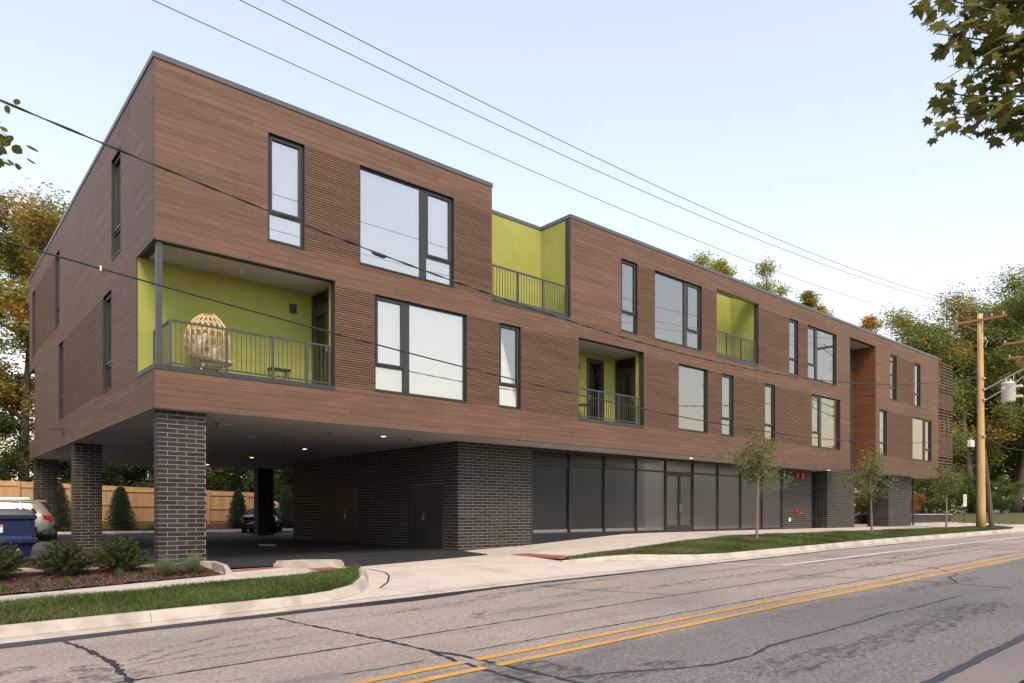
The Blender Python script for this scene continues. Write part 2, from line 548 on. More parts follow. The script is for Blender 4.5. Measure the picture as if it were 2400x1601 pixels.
seams = [
 ([(-2.62,-6.26),(-2.51,-7.14),(-2.45,-8.09),(-2.48,-8.72),(-2.51,-9.24),(-2.45,-10.4),(-2.6,-12.5)], .075, .03),
 ([(-30,-9.25),(-9,-9.2),(-2.5,-9.23),(-.25,-9.25),(1.24,-9.22),(3.4,-9.25),(6.4,-9.3),(9.4,-9.3),(11,-9.28),(15.4,-9.25),(24,-9.25),(50,-9.2)], .045, .02),
 ([(.12,-6.42),(.18,-7.32),(.28,-8.24),(.38,-9.21),(.42,-10.11),(.32,-10.81),(.29,-11.35),(.27,-11.82),(.24,-13.2),(.3,-14.5)], .06, .03),
 ([(.42,-10.15),(.52,-10.55),(.54,-11.03),(.57,-11.7),(.59,-12.29),(.62,-13.3)], .07, .03),
 ([(.67,-10.48),(1.44,-10.47),(3.24,-10.53),(4.67,-10.56),(6.57,-10.6),(8.76,-10.56),(11.3,-10.57),(14.5,-10.58),(30,-10.6)], .035, .015),
 ([(.65,-12.11),(1.16,-12.33),(1.77,-12.66),(2.16,-12.8),(2.76,-12.85),(3.37,-12.71),(4.74,-12.74),(5.75,-12.76),(6.59,-12.71),(7.48,-12.78),(9.54,-12.77)], .05, .015),
 ([(-.87,-10.47),(-.4,-10.53),(.1,-10.52)], .03, .015),
 ([(5.56,-6.4),(5.81,-7.76),(6.26,-9.28)], .035, .03),
 ([(10.96,-8.8),(11.1,-9.6),(11.23,-10.51),(11.48,-12.01),(11.19,-13.12)], .05, .04),
 ([(15.32,-9.21),(14.94,-10.44),(13.44,-11.54),(12.64,-11.59),(11.56,-12.09)], .05, .03),
 ([(16.6,-6.3),(16.9,-7.8),(17.2,-9.3)], .05, .04), ([(23.2,-9.3),(23.6,-10.6),(23.1,-12.5)], .07, .04),
]
for i, (p, w, j) in enumerate(seams):
    strip(p, w * .8, .004, j * .5, seed=i + 3, step=.07 if len(p) < 11 else .12, wv=.65).build('tar_seam', 'tar', road)
for i, (p, w) in enumerate([([(-2.35,-8.25),(-1.7,-7.7),(-1.1,-7.42),(-.4,-7.32),(.2,-7.42)], .09), ([(-2.3,-8.45),(-1.5,-7.95),(-.8,-7.72),(-.1,-7.62)], .07), ([(-2.3,-8.6),(-1.2,-8.3),(-.3,-8.15)], .12), ([(-2.75,-8.1),(-2.6,-8.8),(-2.5,-9.3)], .55),
        ([(-4,-8.9),(-3.2,-8.7),(-2.9,-8.6)], .5), ([(-6,-8.1),(-4,-8.0),(-3.1,-7.8)], .35), ([(.2,-11.2),(.6,-11.6),(.9,-12.2)], .8), ([(2.2,-8.9),(2.35,-8.5),(2.8,-8.2)], .18), ([(1.2,-7.4),(2.6,-7.2),(4.2,-7.1)], .12), ([(3.6,-6.9),(5.2,-6.75)], .3), ([(4.2,-7.9),(6.6,-7.7)], .25),
        ([(6.5,-8.3),(9.5,-8.2),(12.,-8.3)], .3), ([(14,-9.1),(16.2,-9.0)], .8), ([(9.5,-11.9),(13,-12)], .25), ([(17,-8.6),(24,-8.5)], .4), ([(2.,-13.3),(5,-13.5),(9,-13.4)], .5), ([(-1,-12.2),(2,-12.5)], .3), ([(18,-11.8),(28,-11.9)], .5), ([(5.5,-6.6),(8,-6.55)], .2)]):
    strip(p, w, .0055 + .0003 * (i % 4), .01, seed=60 + i, step=.15, wv=.35).build('tyre_mark', 'road_stain', road)
# tar fillet along the gutter: a wavy band that narrows to the right
tb = MB(); vs_ = []; rg = random.Random(5); xs_ = list(np.arange(-30, 30, .3)); wob = 0.
for x in xs_:
    wob = .8 * wob + rg.uniform(-.02, .02)
    w = .36 if x < 1 else lerp(.36, .50, sm((x - 1) / 1.6)) if x < 2.6 else lerp(.50, .21, sm((x - 2.6) / 2.4)) if x < 6 else lerp(.21, .12, min(1, (x - 6) / 14))
    vs_ += [(x, -5.905, zr(x) + .005), (x, -5.905 - w - wob, zr(x) + .005)]
tb.add(vs_, [(2 * i, 2 * i + 1, 2 * i + 3, 2 * i + 2) for i in range(len(xs_) - 1)])
tb.build('tar_fillet', 'tar', road)
# the near edge of the pavement: tar joint and pale concrete gutter
strip([(-40, -14.56), (60, -14.56)], .10, .006, .02, 9).build('tar_seam', 'tar', road)
for nm, y in (('yellow_line', -10.9), ('yellow_line', -11.26)):
    strip([(-60, y), (0, y), (.34, y)], .125, .008, .004, 4, taper=False).build(nm, 'yellow_line', road)
    strip([(.50, y), (11.1, y), (60, y), (200, y + .2)], .125, .008, .004, 5, step=.4, taper=False).build(nm, 'yellow_line', road)
strip([(12.45, -6.1), (13.1, -7.57)], .09, .007, .003, taper=False).build('white_line', 'white_line', road)
strip([(13.05, -7.6), (20, -7.7), (34.7, -7.65), (46, -7.6)], .11, .0075, .003, taper=False, step=.5).build('white_line', 'white_line', road)
strip([(24.2, -6.1), (24.7, -7.6)], .09, .007, .003, taper=False).build('white_line', 'white_line', road)
near = grid_mesh(rx[:-4], [-15.1, ROAD_S - .04], lambda x, y: zr(x) + .002).build('near_gutter', 'near_concrete', smooth=True)
tag(near, 'pale concrete gutter along the near edge of the road', 'gutter', kind='structure')

# ------------------------------------------------------------------ driveway apron, lot
drive = grid_mesh(list(np.arange(1.2, 14.4, .47)), list(np.arange(-5.55, -.04, .35)), lambda x, y: zapron(x, y) - .006).build('driveway', 'concrete', smooth=True)
tag(drive, 'pale concrete driveway apron between the kerb returns', 'driveway', kind='structure')
def line_on(f, pts, w, lift, mat, parent, name):
    mb = MB(); vs_ = []; P = []
    for a, b in zip(pts, pts[1:]):
        n = max(1, int(math.hypot(b[0]-a[0], b[1]-a[1]) / .3))
        P += [(lerp(a[0], b[0], k / n), lerp(a[1], b[1], k / n)) for k in range(n)]
    P.append(pts[-1])
    for i, p in enumerate(P):
        a, b = P[max(0, i-1)], P[min(len(P)-1, i+1)]
        dx, dy = b[0]-a[0], b[1]-a[1]; L = math.hypot(dx, dy) or 1
        for s_ in (-1, 1):
            x, y = p[0] - dy / L * w / 2 * s_, p[1] + dx / L * w / 2 * s_
            vs_.append((x, y, f(x, y) + lift))
    mb.add(vs_, [(2*i, 2*i+1, 2*i+3, 2*i+2) for i in range(len(P) - 1)])
    return mb.build(name, mat, parent)
line_on(zapron, [(2.9, -4.75), (3.4, -4.2), (3.85, -3.5), (4.05, -3.0), (4.0, -2.4), (3.75, -1.95)], .035, .002, 'tar', drive, 'joint')
line_on(zapron, [(2.9, -4.75), (3.16, -5.4), (6.5, -5.5), (10.6, -5.5)], .014, .002, 'gutter_stain', drive, 'joint')
for pts in ([(6.4, -5.5), (6.5, -1.5)], [(3.9, -3.1), (10.2, -3.1)], [(9.4, -3.4), (9.35, -.3)], [(3.9, -1.8), (9.3, -1.0)]):
    line_on(zapron, pts, .010, .002, 'gutter_stain', drive, 'joint')

lot = MB()
yf_x = [1.15, 1.3, 2.5, 3.9, 6.1, 8.97, 9.45]; yf_y = [.5, -.45, -.5, -1.85, -1.4, -.6, 1.4]
cx_ = list(np.linspace(1.15, 9.45, 36)); ny = 9
vs_ = []
for x in cx_:
    y0 = float(np.interp(x, yf_x, yf_y))
    for k in range(ny):
        y = lerp(y0, 3., k / (ny - 1)); vs_.append((x, y, zlot(x, y) + .003))
lot.add(vs_, [(i*ny+k, (i+1)*ny+k, (i+1)*ny+k+1, i*ny+k+1) for i in range(len(cx_)-1) for k in range(ny-1)])
g2 = grid_mesh(list(np.linspace(-26, 1.15, 8)), [.45, 1.2, 2., 3.], lambda x, y: zlot(x, y) + .003); lot.add(g2.v, g2.f)
g2 = grid_mesh(list(np.linspace(-26, 34, 21)), [3., 6, 9, 12, 15, 18, 21, 24, 26.4], lambda x, y: zlot(x, y) + .003); lot.add(g2.v, g2.f)
lot_o = lot.build('parking_lot', 'lot_asphalt', smooth=True)
tag(lot_o, 'black asphalt parking lot running under the raised building', 'parking lot', kind='structure')
def lot_line(pts, w, mat):
    line_on(lambda x, y: zlot(x, y) + .003, pts, w, .006, mat, lot_o, 'painted_line')
for x in (4.15, 7.0, 9.9, 12.7, 15.5): lot_line([(x, 21.2 if x > 8 else 24.2), (x, 26.2)], .10, 'white_line')
for k in range(5): lot_line([(-3.2, 11.6 + 1.3 * k), (.1, 10.9 + 1.3 * k)], .08, 'white_line')
lot_line([(-3.6, 9.9), (.9, 9.7)], .10, 'yellow_line')
for pts in ([(-3.6, 6.8), (.2, 4.6)], [(-3.6, 4.9), (.2, 6.4)], [(-4, 3.6), (-.2, 3.7)], [(-3.6, 1.5), (-1.7, 1.9)], [(-3.8, 2.2), (-1.6, 1.5)]): lot_line(pts, .09, 'yellow_line')
mb = MB()
ar = [(5.55, 8.1), (5.95, 9.6), (6.1, 9.2), (6.3, 9.25), (6.25, 8.2), (6.0, 8.25), (5.95, 7.7)]
mb.add([(x, y, zlot(x, y) + .012) for x, y in ar], [tuple(range(len(ar)))])
mb.build('painted_arrow', 'white_line', lot_o)

# ------------------------------------------------------------------ kerbs
def kerb(name, pts, label, seg=3.0, gap=.008, w=.15, face=.04, pan=0.):
    """pts: (x, y, z_top, z_bottom); the road lies on the right of the path. Cut into cast lengths with open joints."""
    root = empty(name, (pts[0][0], pts[0][1], pts[0][3]), label, 'kerb', kind='structure')
    P = []
    for a, b in zip(pts, pts[1:]):
        n = max(1, int(math.hypot(b[0]-a[0], b[1]-a[1]) / .35))
        P += [tuple(lerp(a[i], b[i], k / n) for i in range(4)) for k in range(n)]
    P.append(pts[-1])
    rows = []; dist = 0.
    for i, p in enumerate(P):
        a, b = P[max(0, i-1)], P[min(len(P)-1, i+1)]
        dx, dy = b[0]-a[0], b[1]-a[1]; L = math.hypot(dx, dy) or 1
        nx, ny = dy / L, -dx / L
        if i: dist += math.hypot(p[0]-P[i-1][0], p[1]-P[i-1][1])
        h = p[2] - p[3]
        prof = [(0, p[3] - .12), (0, p[2] - .012), (.012, p[2]), (w - .035, p[2]), (w - .008, p[2] - min(.035, h * .4)), (w + face, p[3] + min(.02, h * .2)), (w + face + .02, p[3] + .003), (w + face + .02, p[3] - .12)]
        rows.append((dist, dx / L, dy / L, [(p[0] + nx * o, p[1] + ny * o, z) for o, z in prof]))
    cur = []; start = 0
    def flush(rs):
        if len(rs) < 2: return
        mb = MB(); m = len(rs[0][3])
        vs2 = []
        for q, (d, tx, ty, r) in enumerate(rs):
            s_ = gap / 2 if q == 0 else -gap / 2 if q == len(rs) - 1 else 0
            vs2 += [(x + tx * s_, y + ty * s_, z) for x, y, z in r]
        fs = [(i*m+k, i*m+k+1, (i+1)*m+k+1, (i+1)*m+k) for i in range(len(rs)-1) for k in range(m-1)]
        fs += [tuple(range(m)), tuple(range((len(rs)-1)*m, len(rs)*m))[::-1]]
        mb.add(vs2, fs)
        o = mb.build('kerb_length', 'kerb_concrete', root)
    for r in rows:
        cur.append(r)
        if r[0] - cur[0][0] >= seg:
            flush(cur); cur = [r]
    flush(cur)
    return root

def kt(x, y, h=.14): return (x, y, zapron(x, y) + h, zapron(x, y))
LK = [kt(-30, -5.38), kt(-12, -5.38), kt(0, -5.38), kt(1.0, -5.36), kt(1.6, -5.22), kt(2.2, -4.85), kt(2.7, -4.25), kt(3.1, -3.5), kt(3.45, -2.85, .10), kt(3.80, -2.25, .03)]
kerb('kerb', LK, 'pale concrete kerb along the left grass strip, curving into the driveway', 3.05)
RK = [kt(9.2, -3.35, .02), kt(10.2, -3.72, .09), kt(11.1, -4.18, .15), kt(11.9, -4.72, .15), kt(12.9, -5.15), kt(14.2, -5.36), kt(24, -5.38), kt(41.5, -5.38), kt(43.4, -5.05), kt(44.9, -4.2), kt(45.7, -3.1, .06), kt(46.0, -2.4, .02)]
kerb('kerb', RK, 'pale concrete kerb along the long right grass strip with street trees', 3.05)
BK = [(1.0, -1.62, -1.20, -1.30), (1.18, -.9, -1.14, -1.27), (1.2, -.1, -1.10, -1.24), (.95, .28, -1.10, -1.22), (.5, .40, -1.11, -1.215), (-30, .40, -1.11, -1.215)]
kerb('kerb', BK, 'low concrete kerb between the mulch bed and the parking lot', 4, w=.13)
kerb('kerb', [(-26, 26.4, -.96, -1.09), (34, 26.4, -.96, -1.09)], 'concrete kerb at the back of the parking lot below the fence', 4)
pan = grid_mesh(list(np.arange(-30, 46, .6)), [-5.9, -5.5], lambda x, y: zr(x) + .004 + (y + 5.9) * .02).build('gutter', 'kerb_concrete', smooth=True)
tag(pan, 'concrete gutter pan between the kerb and the asphalt', 'gutter', kind='structure')
side = grid_mesh(list(np.linspace(42.2, 60, 16)), list(np.linspace(-5.9, 3.4, 12)), lambda x, y: lerp(zr(x), -.77, sm((y + 5.9) / 5)) - .008).build('side_drive', 'concrete', smooth=True)
tag(side, 'concrete side drive meeting the road beyond the utility pole', 'drive', kind='structure')
FK = [(49.9, 1.2, -.60, -.76), (50.6, -1.2, -.66, -.80), (52.2, -3.2, -.74, -.88), (54.5, -4.6, -.75, -.92), (58, -5.3, -.72, -.88), (90, -5.38, -.42, -.57)]
kerb('kerb', FK[::1], 'far concrete kerb at the woods edge beyond the side drive', 4)

# ------------------------------------------------------------------ sidewalks made of slabs
def slab(parent, x0, x1, y0, y1, f, th=.10, g=.006):
    mb = MB()
    q = [(x0 + g, y0 + g), (x1 - g, y0 + g), (x1 - g, y1 - g), (x0 + g, y1 - g)]
    mb.prism(q, lambda x, y: f(x, y) - th, f)
    return mb.build('slab', 'concrete', parent)
sw = empty('sidewalk', (-3, -2.3, zs(-3)), 'narrow concrete sidewalk between the mulch bed and left grass', 'sidewalk', kind='structure')
x = 2.62
while x > -28:
    slab(sw, x - 1.53, x, -3.05, -1.55, lambda a, b: zs(a)); x -= 1.53
slab(sw, 1.09, 2.62, -1.55, -.42, lambda a, b: zs(a) + .001)
mb = MB(); mb.prism([(2.62, -3.05), (3.3, -3.05), (3.95, -2.2), (3.9, -1.85), (2.66, -.56), (2.62, -.6)], lambda x, y: zs(x) - .1, lambda x, y: zs(x) + .001)
mb.build('slab', 'concrete', sw)
sr = empty('sidewalk', (12, -.6, zs(12)), 'wide concrete sidewalk along the storefront, sloping up to the right', 'sidewalk', kind='structure')
x = 9.95
while x < 49:
    for y0, y1 in ((-2.72, -1.2), (-1.2, .32), (.32, 1.48)):
        slab(sr, x, x + 1.52, y0, y1, lambda a, b: zs(a) + .002)
    x += 1.52
under = grid_mesh([9.2, 9.6, 9.97], [-.9, .3, 1.48], lambda x, y: zs(x) - .001).build('slab', 'concrete', sr)

def tactile(name, q, label):
    root = MB().prism(q, lambda x, y: zs(x) - .02, lambda x, y: zs(x) + .008).build(name, 'tactile')
    tag(root, label, 'tactile paving', 'red tactile paving plates', 'structure')
    d = MB()
    (ax, ay), (bx, by), (cx, cy), (dx, dy) = q
    n1 = max(3, int(math.hypot(bx-ax, by-ay) / .085)); n2 = max(3, int(math.hypot(dx-ax, dy-ay) / .085))
    for i in range(n1):
        for j in range(n2):
            u, v = (i + .5) / n1, (j + .5) / n2
            x = lerp(lerp(ax, bx, u), lerp(dx, cx, u), v); y = lerp(lerp(ay, by, u), lerp(dy, cy, u), v)
            d.lathe((x, y, zs(x) + .006), [(.022, 0), (.011, .007)], 6)
    o = d.build('dome', 'tactile', root); o['kind'] = 'stuff'
tactile('tactile_paving', [(2.64, -3.04), (3.20, -3.02), (3.44, -1.64), (2.84, -1.60)], 'red tactile plate beside the concrete island and grass tip')
tactile('tactile_paving', [(1.32, -1.08), (2.72, -.86), (2.74, -.52), (1.36, -.66)], 'narrow red tactile strip at the parking lot edge behind island')
tactile('tactile_paving', [(9.32, -3.25), (9.96, -3.15), (9.98, -1.2), (9.36, -1.15)], 'red tactile plate at the tip of the right grass strip')
isl = MB()
pl = [(2.45, -.60), (2.86, -1.60), (3.76, -1.60), (3.74, -1.22), (3.05, -.66)]
isl.prism(pl, lambda x, y: zs(x) - .05, lambda x, y: zs(x) + .10)
cxm = sum(p[0] for p in pl) / 5; cym = sum(p[1] for p in pl) / 5
pl2 = [(lerp(x, cxm, .06), lerp(y, cym, .06)) for x, y in pl]
isl.prism(pl2, lambda x, y: zs(x) + .10, lambda x, y: zs(x) + .155)
tag(isl.build('kerb_island', 'kerb_concrete'), 'low pale concrete island block at the lot entrance', 'kerb island', kind='structure')

# ------------------------------------------------------------------ grass strips
def kerb_y(path, x):
    return float(np.interp(x, [p[0] for p in path], [p[1] for p in path]))
def verge(name, x0, x1, path, back, ztop, label, nblades, seed, hmin=.035, hmax=.085):
    xs_ = list(np.linspace(x0, x1, max(12, int((x1 - x0) / .6)))); nv = 7
    def pt(x, v):
        yf = kerb_y(path, x) + .0; yb = max(back(x), yf + .005)
        y = lerp(yf, yb, v)
        z = lerp(ztop(x, yf), zs(x) + .0, v) + .02 * math.sin(math.pi * v) - .012
        return (x, y, z)
    mb = MB(); mb.add([pt(x, k / (nv - 1)) for x in xs_ for k in range(nv)],
                      [(i*nv+k, (i+1)*nv+k, (i+1)*nv+k+1, i*nv+k+1) for i in range(len(xs_)-1) for k in range(nv-1)])
    base = mb.build(name, 'verge_soil', smooth=True)
    tag(base, label, 'verge', kind='structure')
    rg = np.random.default_rng(seed)
    # near part of the strip is denser
    u = rg.random(nblades) ** 1.0; X = x0 + (x1 - x0) * u; Vv = rg.random(nblades)
    XI = np.linspace(x0, x1, 400)
    YF = np.array([kerb_y(path, a) for a in XI]); YB = np.array([max(back(a), kerb_y(path, a) + .005) for a in XI])
    ZF = np.array([ztop(a, kerb_y(path, a)) for a in XI]); ZB = np.array([zs(a) for a in XI])
    wid = np.interp(X, XI, YB - YF); keep = rg.random(nblades) < np.clip(wid / wid.max(), .02, 1)
    X, Vv = X[keep], Vv[keep]
    Y = np.interp(X, XI, YF) * (1 - Vv) + np.interp(X, XI, YB) * Vv
    Z = np.interp(X, XI, ZF) * (1 - Vv) + np.interp(X, XI, ZB) * Vv + .02 * np.sin(np.pi * Vv) - .014
    n = len(X)
    patch = .5 + .5 * np.sin(X * 1.7 + np.sin(Y * 2.1) * 1.3) * np.sin(Y * 2.9 + X * .6)
    H = (hmin + (hmax - hmin) * rg.random(n)) * (.65 + .6 * patch)
    a = rg.random(n) * 2 * np.pi; lean = (rg.normal(0, .6, (n, 2)) + np.stack([np.sin(X * 2.3 + Y), np.cos(Y * 2.7 - X)], 1) * .35) * H[:, None]
    w = .006 + .006 * rg.random(n)
    dx, dy = np.cos(a) * w, np.sin(a) * w
    V = np.zeros((n, 3, 3))
    V[:, 0] = np.stack([X - dx, Y - dy, Z], 1); V[:, 1] = np.stack([X + dx, Y + dy, Z], 1)
    V[:, 2] = np.stack([X + lean[:, 0], Y + lean[:, 1], Z + H], 1)
    me = np_mesh(name + '_grass', V.reshape(-1, 3), np.arange(3 * n).reshape(n, 3), 'grass_blade')
    g = link('grass', me)
    tag(g, 'mown grass blades on the ' + label, 'grass', kind='stuff')
    return pt
lb = lambda x: -3.06 if x < 2.65 else lerp(-3.06, -2.26, min(1, (x - 2.65) / 1.15)) if x > 3.2 else -3.06
kz = lambda x, y: zapron(x, y) + (.14 if 11 < x or x < 3.1 else .06)
pl_l = verge('grass_strip', -14, 3.78, LK, lb, kz, 'left grass strip between sidewalk and kerb', 170000, 1, .04, .12)
pl_r = verge('grass_strip', 9.6, 45.6, RK, lambda x: lerp(-3.2, -2.73, min(1, (x - 9.6) / 2)), kz, 'right grass strip with three young street trees', 210000, 2, .03, .075)

# ------------------------------------------------------------------ mulch
def mulch_sheet(name, xs_, ys_, f, label, seed, chips=0):
    rg = random.Random(seed)
    o = grid_mesh(xs_, ys_, lambda x, y: f(x, y) + rg.uniform(-.012, .018)).build(name, 'mulch', smooth=True)
    tag(o, label, 'mulch', kind='structure')
    if chips:
        r = np.random.default_rng(seed); n = chips
        X = r.uniform(xs_[0], xs_[-1], n); Y = r.uniform(ys_[0], ys_[-1], n)
        Z = np.array([f(a, b) for a, b in zip(X, Y)]) + .012
        a = r.random(n) * np.pi; L = r.uniform(.012, .04, n); W = r.uniform(.004, .010, n); t = r.normal(0, .012, n)
        V = np.zeros((n, 4, 3))
        for k, (s1, s2) in enumerate(((-1, -1), (1, -1), (1, 1), (-1, 1))):
            V[:, k, 0] = X + np.cos(a) * L * s1 - np.sin(a) * W * s2
            V[:, k, 1] = Y + np.sin(a) * L * s1 + np.cos(a) * W * s2
            V[:, k, 2] = Z + t * s1 + r.normal(0, .004, n)
        c = link('wood_chip', np_mesh('wood_chip', V.reshape(-1, 3), np.arange(4 * n).reshape(n, 4), 'mulch_chip'), o)
        c['kind'] = 'stuff'
    return o
zbed = lambda x, y: lerp(zs(x) + .02, -1.19, sm((y + 1.55) / 1.9))
mulch_sheet('planting_bed', list(np.arange(-14, 1.06, .12)), list(np.linspace(-1.53, .30, 17)), zbed, 'brown mulch bed between the sidewalk and parking lot', 3, 14000)
mulch_sheet('planting_bed', list(np.linspace(-26, 34, 60)), list(np.linspace(26.5, 28.2, 5)), lambda x, y: lerp(-.97, -.60, (y - 26.5) / 1.7), 'mulched planting strip below the cedar fence', 4)

# ================================================================== the apartment building
bld = empty('apartment_building', (23.5, 10, -1.2), 'long three-storey apartment building clad in brown planks, raised on dark brick', 'building')
SOF, ROOF, COPB = 2.34, 10.16, 10.04
XE, YE = 47.1, 20.0
LO, HI = (3.32, 5.94), (6.66, 9.29)          # window bands of the two upper floors

def rect_minus(a0, a1, z0, z1, holes):
    """rectangles that fill a0..a1 x z0..z1 outside the holes"""
    az = sorted(set([z0, z1] + [z for h in holes for z in h[2:4] if z0 < z < z1]))
    out = []
    for za, zb in zip(az, az[1:]):
        zm = (za + zb) / 2
        cuts = sorted((max(h[0], a0), min(h[1], a1)) for h in holes if h[2] < zm < h[3] and h[1] > a0 and h[0] < a1)
        a = a0
        for c0, c1 in cuts:
            if c0 > a + 1e-4: out.append((a, c0, za, zb))
            a = max(a, c1)
        if a < a1 - 1e-4: out.append((a, a1, za, zb))
    return out

# openings of the front: windows (a0, a1, z0, z1, kind)
FW = [(2.56, 3.50, *HI, 'n'), (5.04, 8.13, *HI, 'bn'), (15.62, 16.55, *HI, 'n'), (17.56, 20.64, *HI, 'bn'),
      (27.74, 28.63, *HI, 'n'), (29.55, 32.64, *HI, 'nb'), (39.43, 40.37, *HI, 'n'), (43.07, 44.03, *HI, 'n'),
      (5.50, 8.61, *LO, 'nb'), (9.86, 10.76, *LO, 'n'), (19.06, 21.07, *LO, 'b'), (22.07, 22.99, *LO, 'n'),
      (25.54, 26.46, *LO, 'n'), (29.96, 33.07, *LO, 'nb'), (37.94, 38.96, *LO, 'n'), (42.75, 45.88, *LO, 'bn')]
SWN = [(3.08, 4.12, 6.66, 9.29, 'n'), (12.26, 13.14, *HI, 'n'), (18.2, 19.0, *HI, 'n'), (4.14, 5.15, *LO, 'n'), (11.45, 12.36, *LO, 'n')]
CB = (0, 4.33, 3.23, 6.04); T1 = (9.58, 13.0, 6.58, 11); B2 = (13.40, 16.92, 3.22, 6.05); T3 = (21.72, 25.03, 6.62, 9.43); AL = (34.19, 37.45, 2.0, 9.42)
F_OPEN = [CB, T1, B2, T3, AL]
S_OPEN = [(0, 1.5, 3.23, 6.04), (18.4, 21, 3.12, 6.07)]
F_RIB = [(a, b, *HI) for a, b in ((3.50, 5.04), (8.13, 9.58), (16.55, 17.56), (20.64, 21.72), (25.03, 27.74), (28.63, 29.55), (40.37, 43.07))] + \
        [(a, b, *LO) for a, b in ((4.33, 5.50), (8.61, 9.86), (10.76, 13.40), (16.92, 19.06), (21.07, 22.07), (22.99, 25.54), (26.46, 29.96), (38.96, 42.75))]
S_RIB = [(13.14, 18.2, *HI), (5.15, 11.45, *LO)]
ROWS = []
for z0, z1, n in ((SOF, 3.32, 7), (3.32, 5.94, 19), (5.94, 6.66, 5), (6.66, 9.29, 19), (9.29, COPB, 5)):
    ROWS += [(lerp(z0, z1, k / n), lerp(z0, z1, (k + 1) / n)) for k in range(n)]

def fbox(mb, axis, a0, a1, d0, d1, z0, z1):
    """box on a facade: a along it, d into the building"""
    if axis == 'x': mb.box(a0, a1, d0, d1, z0, z1)
    else: mb.box(d0, d1, a0, a1, z0, z1)
def fpiece(name, mat, par, axis, a0, a1, d0, d1, z0, z1):
    if axis == 'x': return piece(name, mat, par, a0, a1, d0, d1, z0, z1)
    return piece(name, mat, par, d0, d1, a0, a1, z0, z1)

def facade(axis, length, wins, opens, ribs, budget, seed, joints):
    rg = random.Random(seed)
    holes = [w[:4] for w in wins] + opens
    wall = MB()
    for a0, a1, z0, z1 in rect_minus(0.02, length, SOF + .01, COPB - .01, holes):
        fbox(wall, axis, a0, a1, .022, .24, z0, z1)
    wall_o = wall.build('facade_wall', 'cladding_back', bld)
    planks = []
    block = holes + ribs
    for za, zb in ROWS:
        for a0, a1, z0, z1 in rect_minus(0.0, length, za, zb, block):
            # break the run into boards, always at the vertical movement joints
            cuts = [a0]; a = a0 - rg.uniform(0, 2.2)
            while a < a1:
                a += rg.choice((1.2, 2.4, 3.6, 3.6))
                if a0 + .35 < a < a1 - .35: cuts.append(a)
            for j in joints:
                if a0 + .05 < j < a1 - .05: cuts.append(j)
            cuts = sorted(cuts) + [a1]
            for b0, b1 in zip(cuts, cuts[1:]):
                if b1 - b0 > .02: planks.append((b0, b1, z0, z1))
    planks.sort(key=lambda p: p[0])              # nearest to the corner show largest
    rest = MB()
    for i, (a0, a1, z0, z1) in enumerate(planks):
        d = -rg.uniform(0, .0025); g = .0022
        gz = .0045 if z1 - z0 > .05 else .001
        if i < budget: fpiece('plank', 'cladding', wall_o, axis, a0 + g, a1 - g, d, .021, z0, z1 - gz)
        else: fbox(rest, axis, a0 + g, a1 - g, d, .021, z0, z1 - gz)
    o = rest.build('plank', 'cladding', wall_o); o['kind'] = 'stuff'
    # ribbed fields: narrow battens with dark gaps
    for r in ribs:
        mb = MB(); n = int(round((r[3] - r[2]) / .0626)); p = (r[3] - r[2]) / n
        L = r[1] - r[0]
        for k in range(n):
            z = r[2] + k * p; d = -.004 - rg.uniform(0, .003)
            cut = rg.uniform(.2, .8) * L if L > 1.8 else L
            for s0, s1 in ((0, cut), (cut, L)):
                if s1 - s0 > .02:
                    fbox(mb, axis, r[0] + s0 + .003, r[0] + s1 - .003, d, .0215, z + .010, z + p - .0075)
        o = mb.build('batten_field', 'cladding', wall_o); o['kind'] = 'stuff'
        o['label'] = 'field of narrow horizontal battens'
    return wall_o
fw_o = facade('x', XE, FW, F_OPEN, F_RIB, 215, 11, (10.76, 23.0, 21.72, 34.16, 13.0))
sw_o = facade('y', YE, SWN, S_OPEN, S_RIB, 85, 12, (12.41,))
# slim metal corner and edge trims
mb = MB()
for (z0, z1) in ((SOF, 3.22), (6.05, COPB)): mb.box(-.006, .012, -.006, .012, z0, z1)
mb.box(4.325, 4.345, -.006, .10, 3.2, 6.05); mb.box(12.995, 13.012, -.007, .10, 6.58, 10.05)
mb.box(16.915, 16.93, -.006, .1, 3.2, 6.05); mb.box(25.025, 25.04, -.006, .1, 6.6, 9.43); mb.box(13.39, 13.405, -.006, .1, 3.2, 6.05)
mb.box(0, 4.34, -.006, .06, 6.035, 6.055); mb.box(-.006, .06, 0, 1.5, 6.035, 6.055); mb.box(-.007, .06, 1.49, 1.515, 3.2, 6.05)
mb.box(13.4, 16.93, -.006, .05, 6.045, 6.06)
mb.box(0, 34.19, -.008, .03, SOF - .025, SOF - .002); mb.box(37.45, XE, -.008, .03, SOF - .025, SOF - .002); mb.box(-.008, .03, .03, YE, SOF - .025, SOF - .002)
mb.build('edge_trim', 'metal_dark', bld)

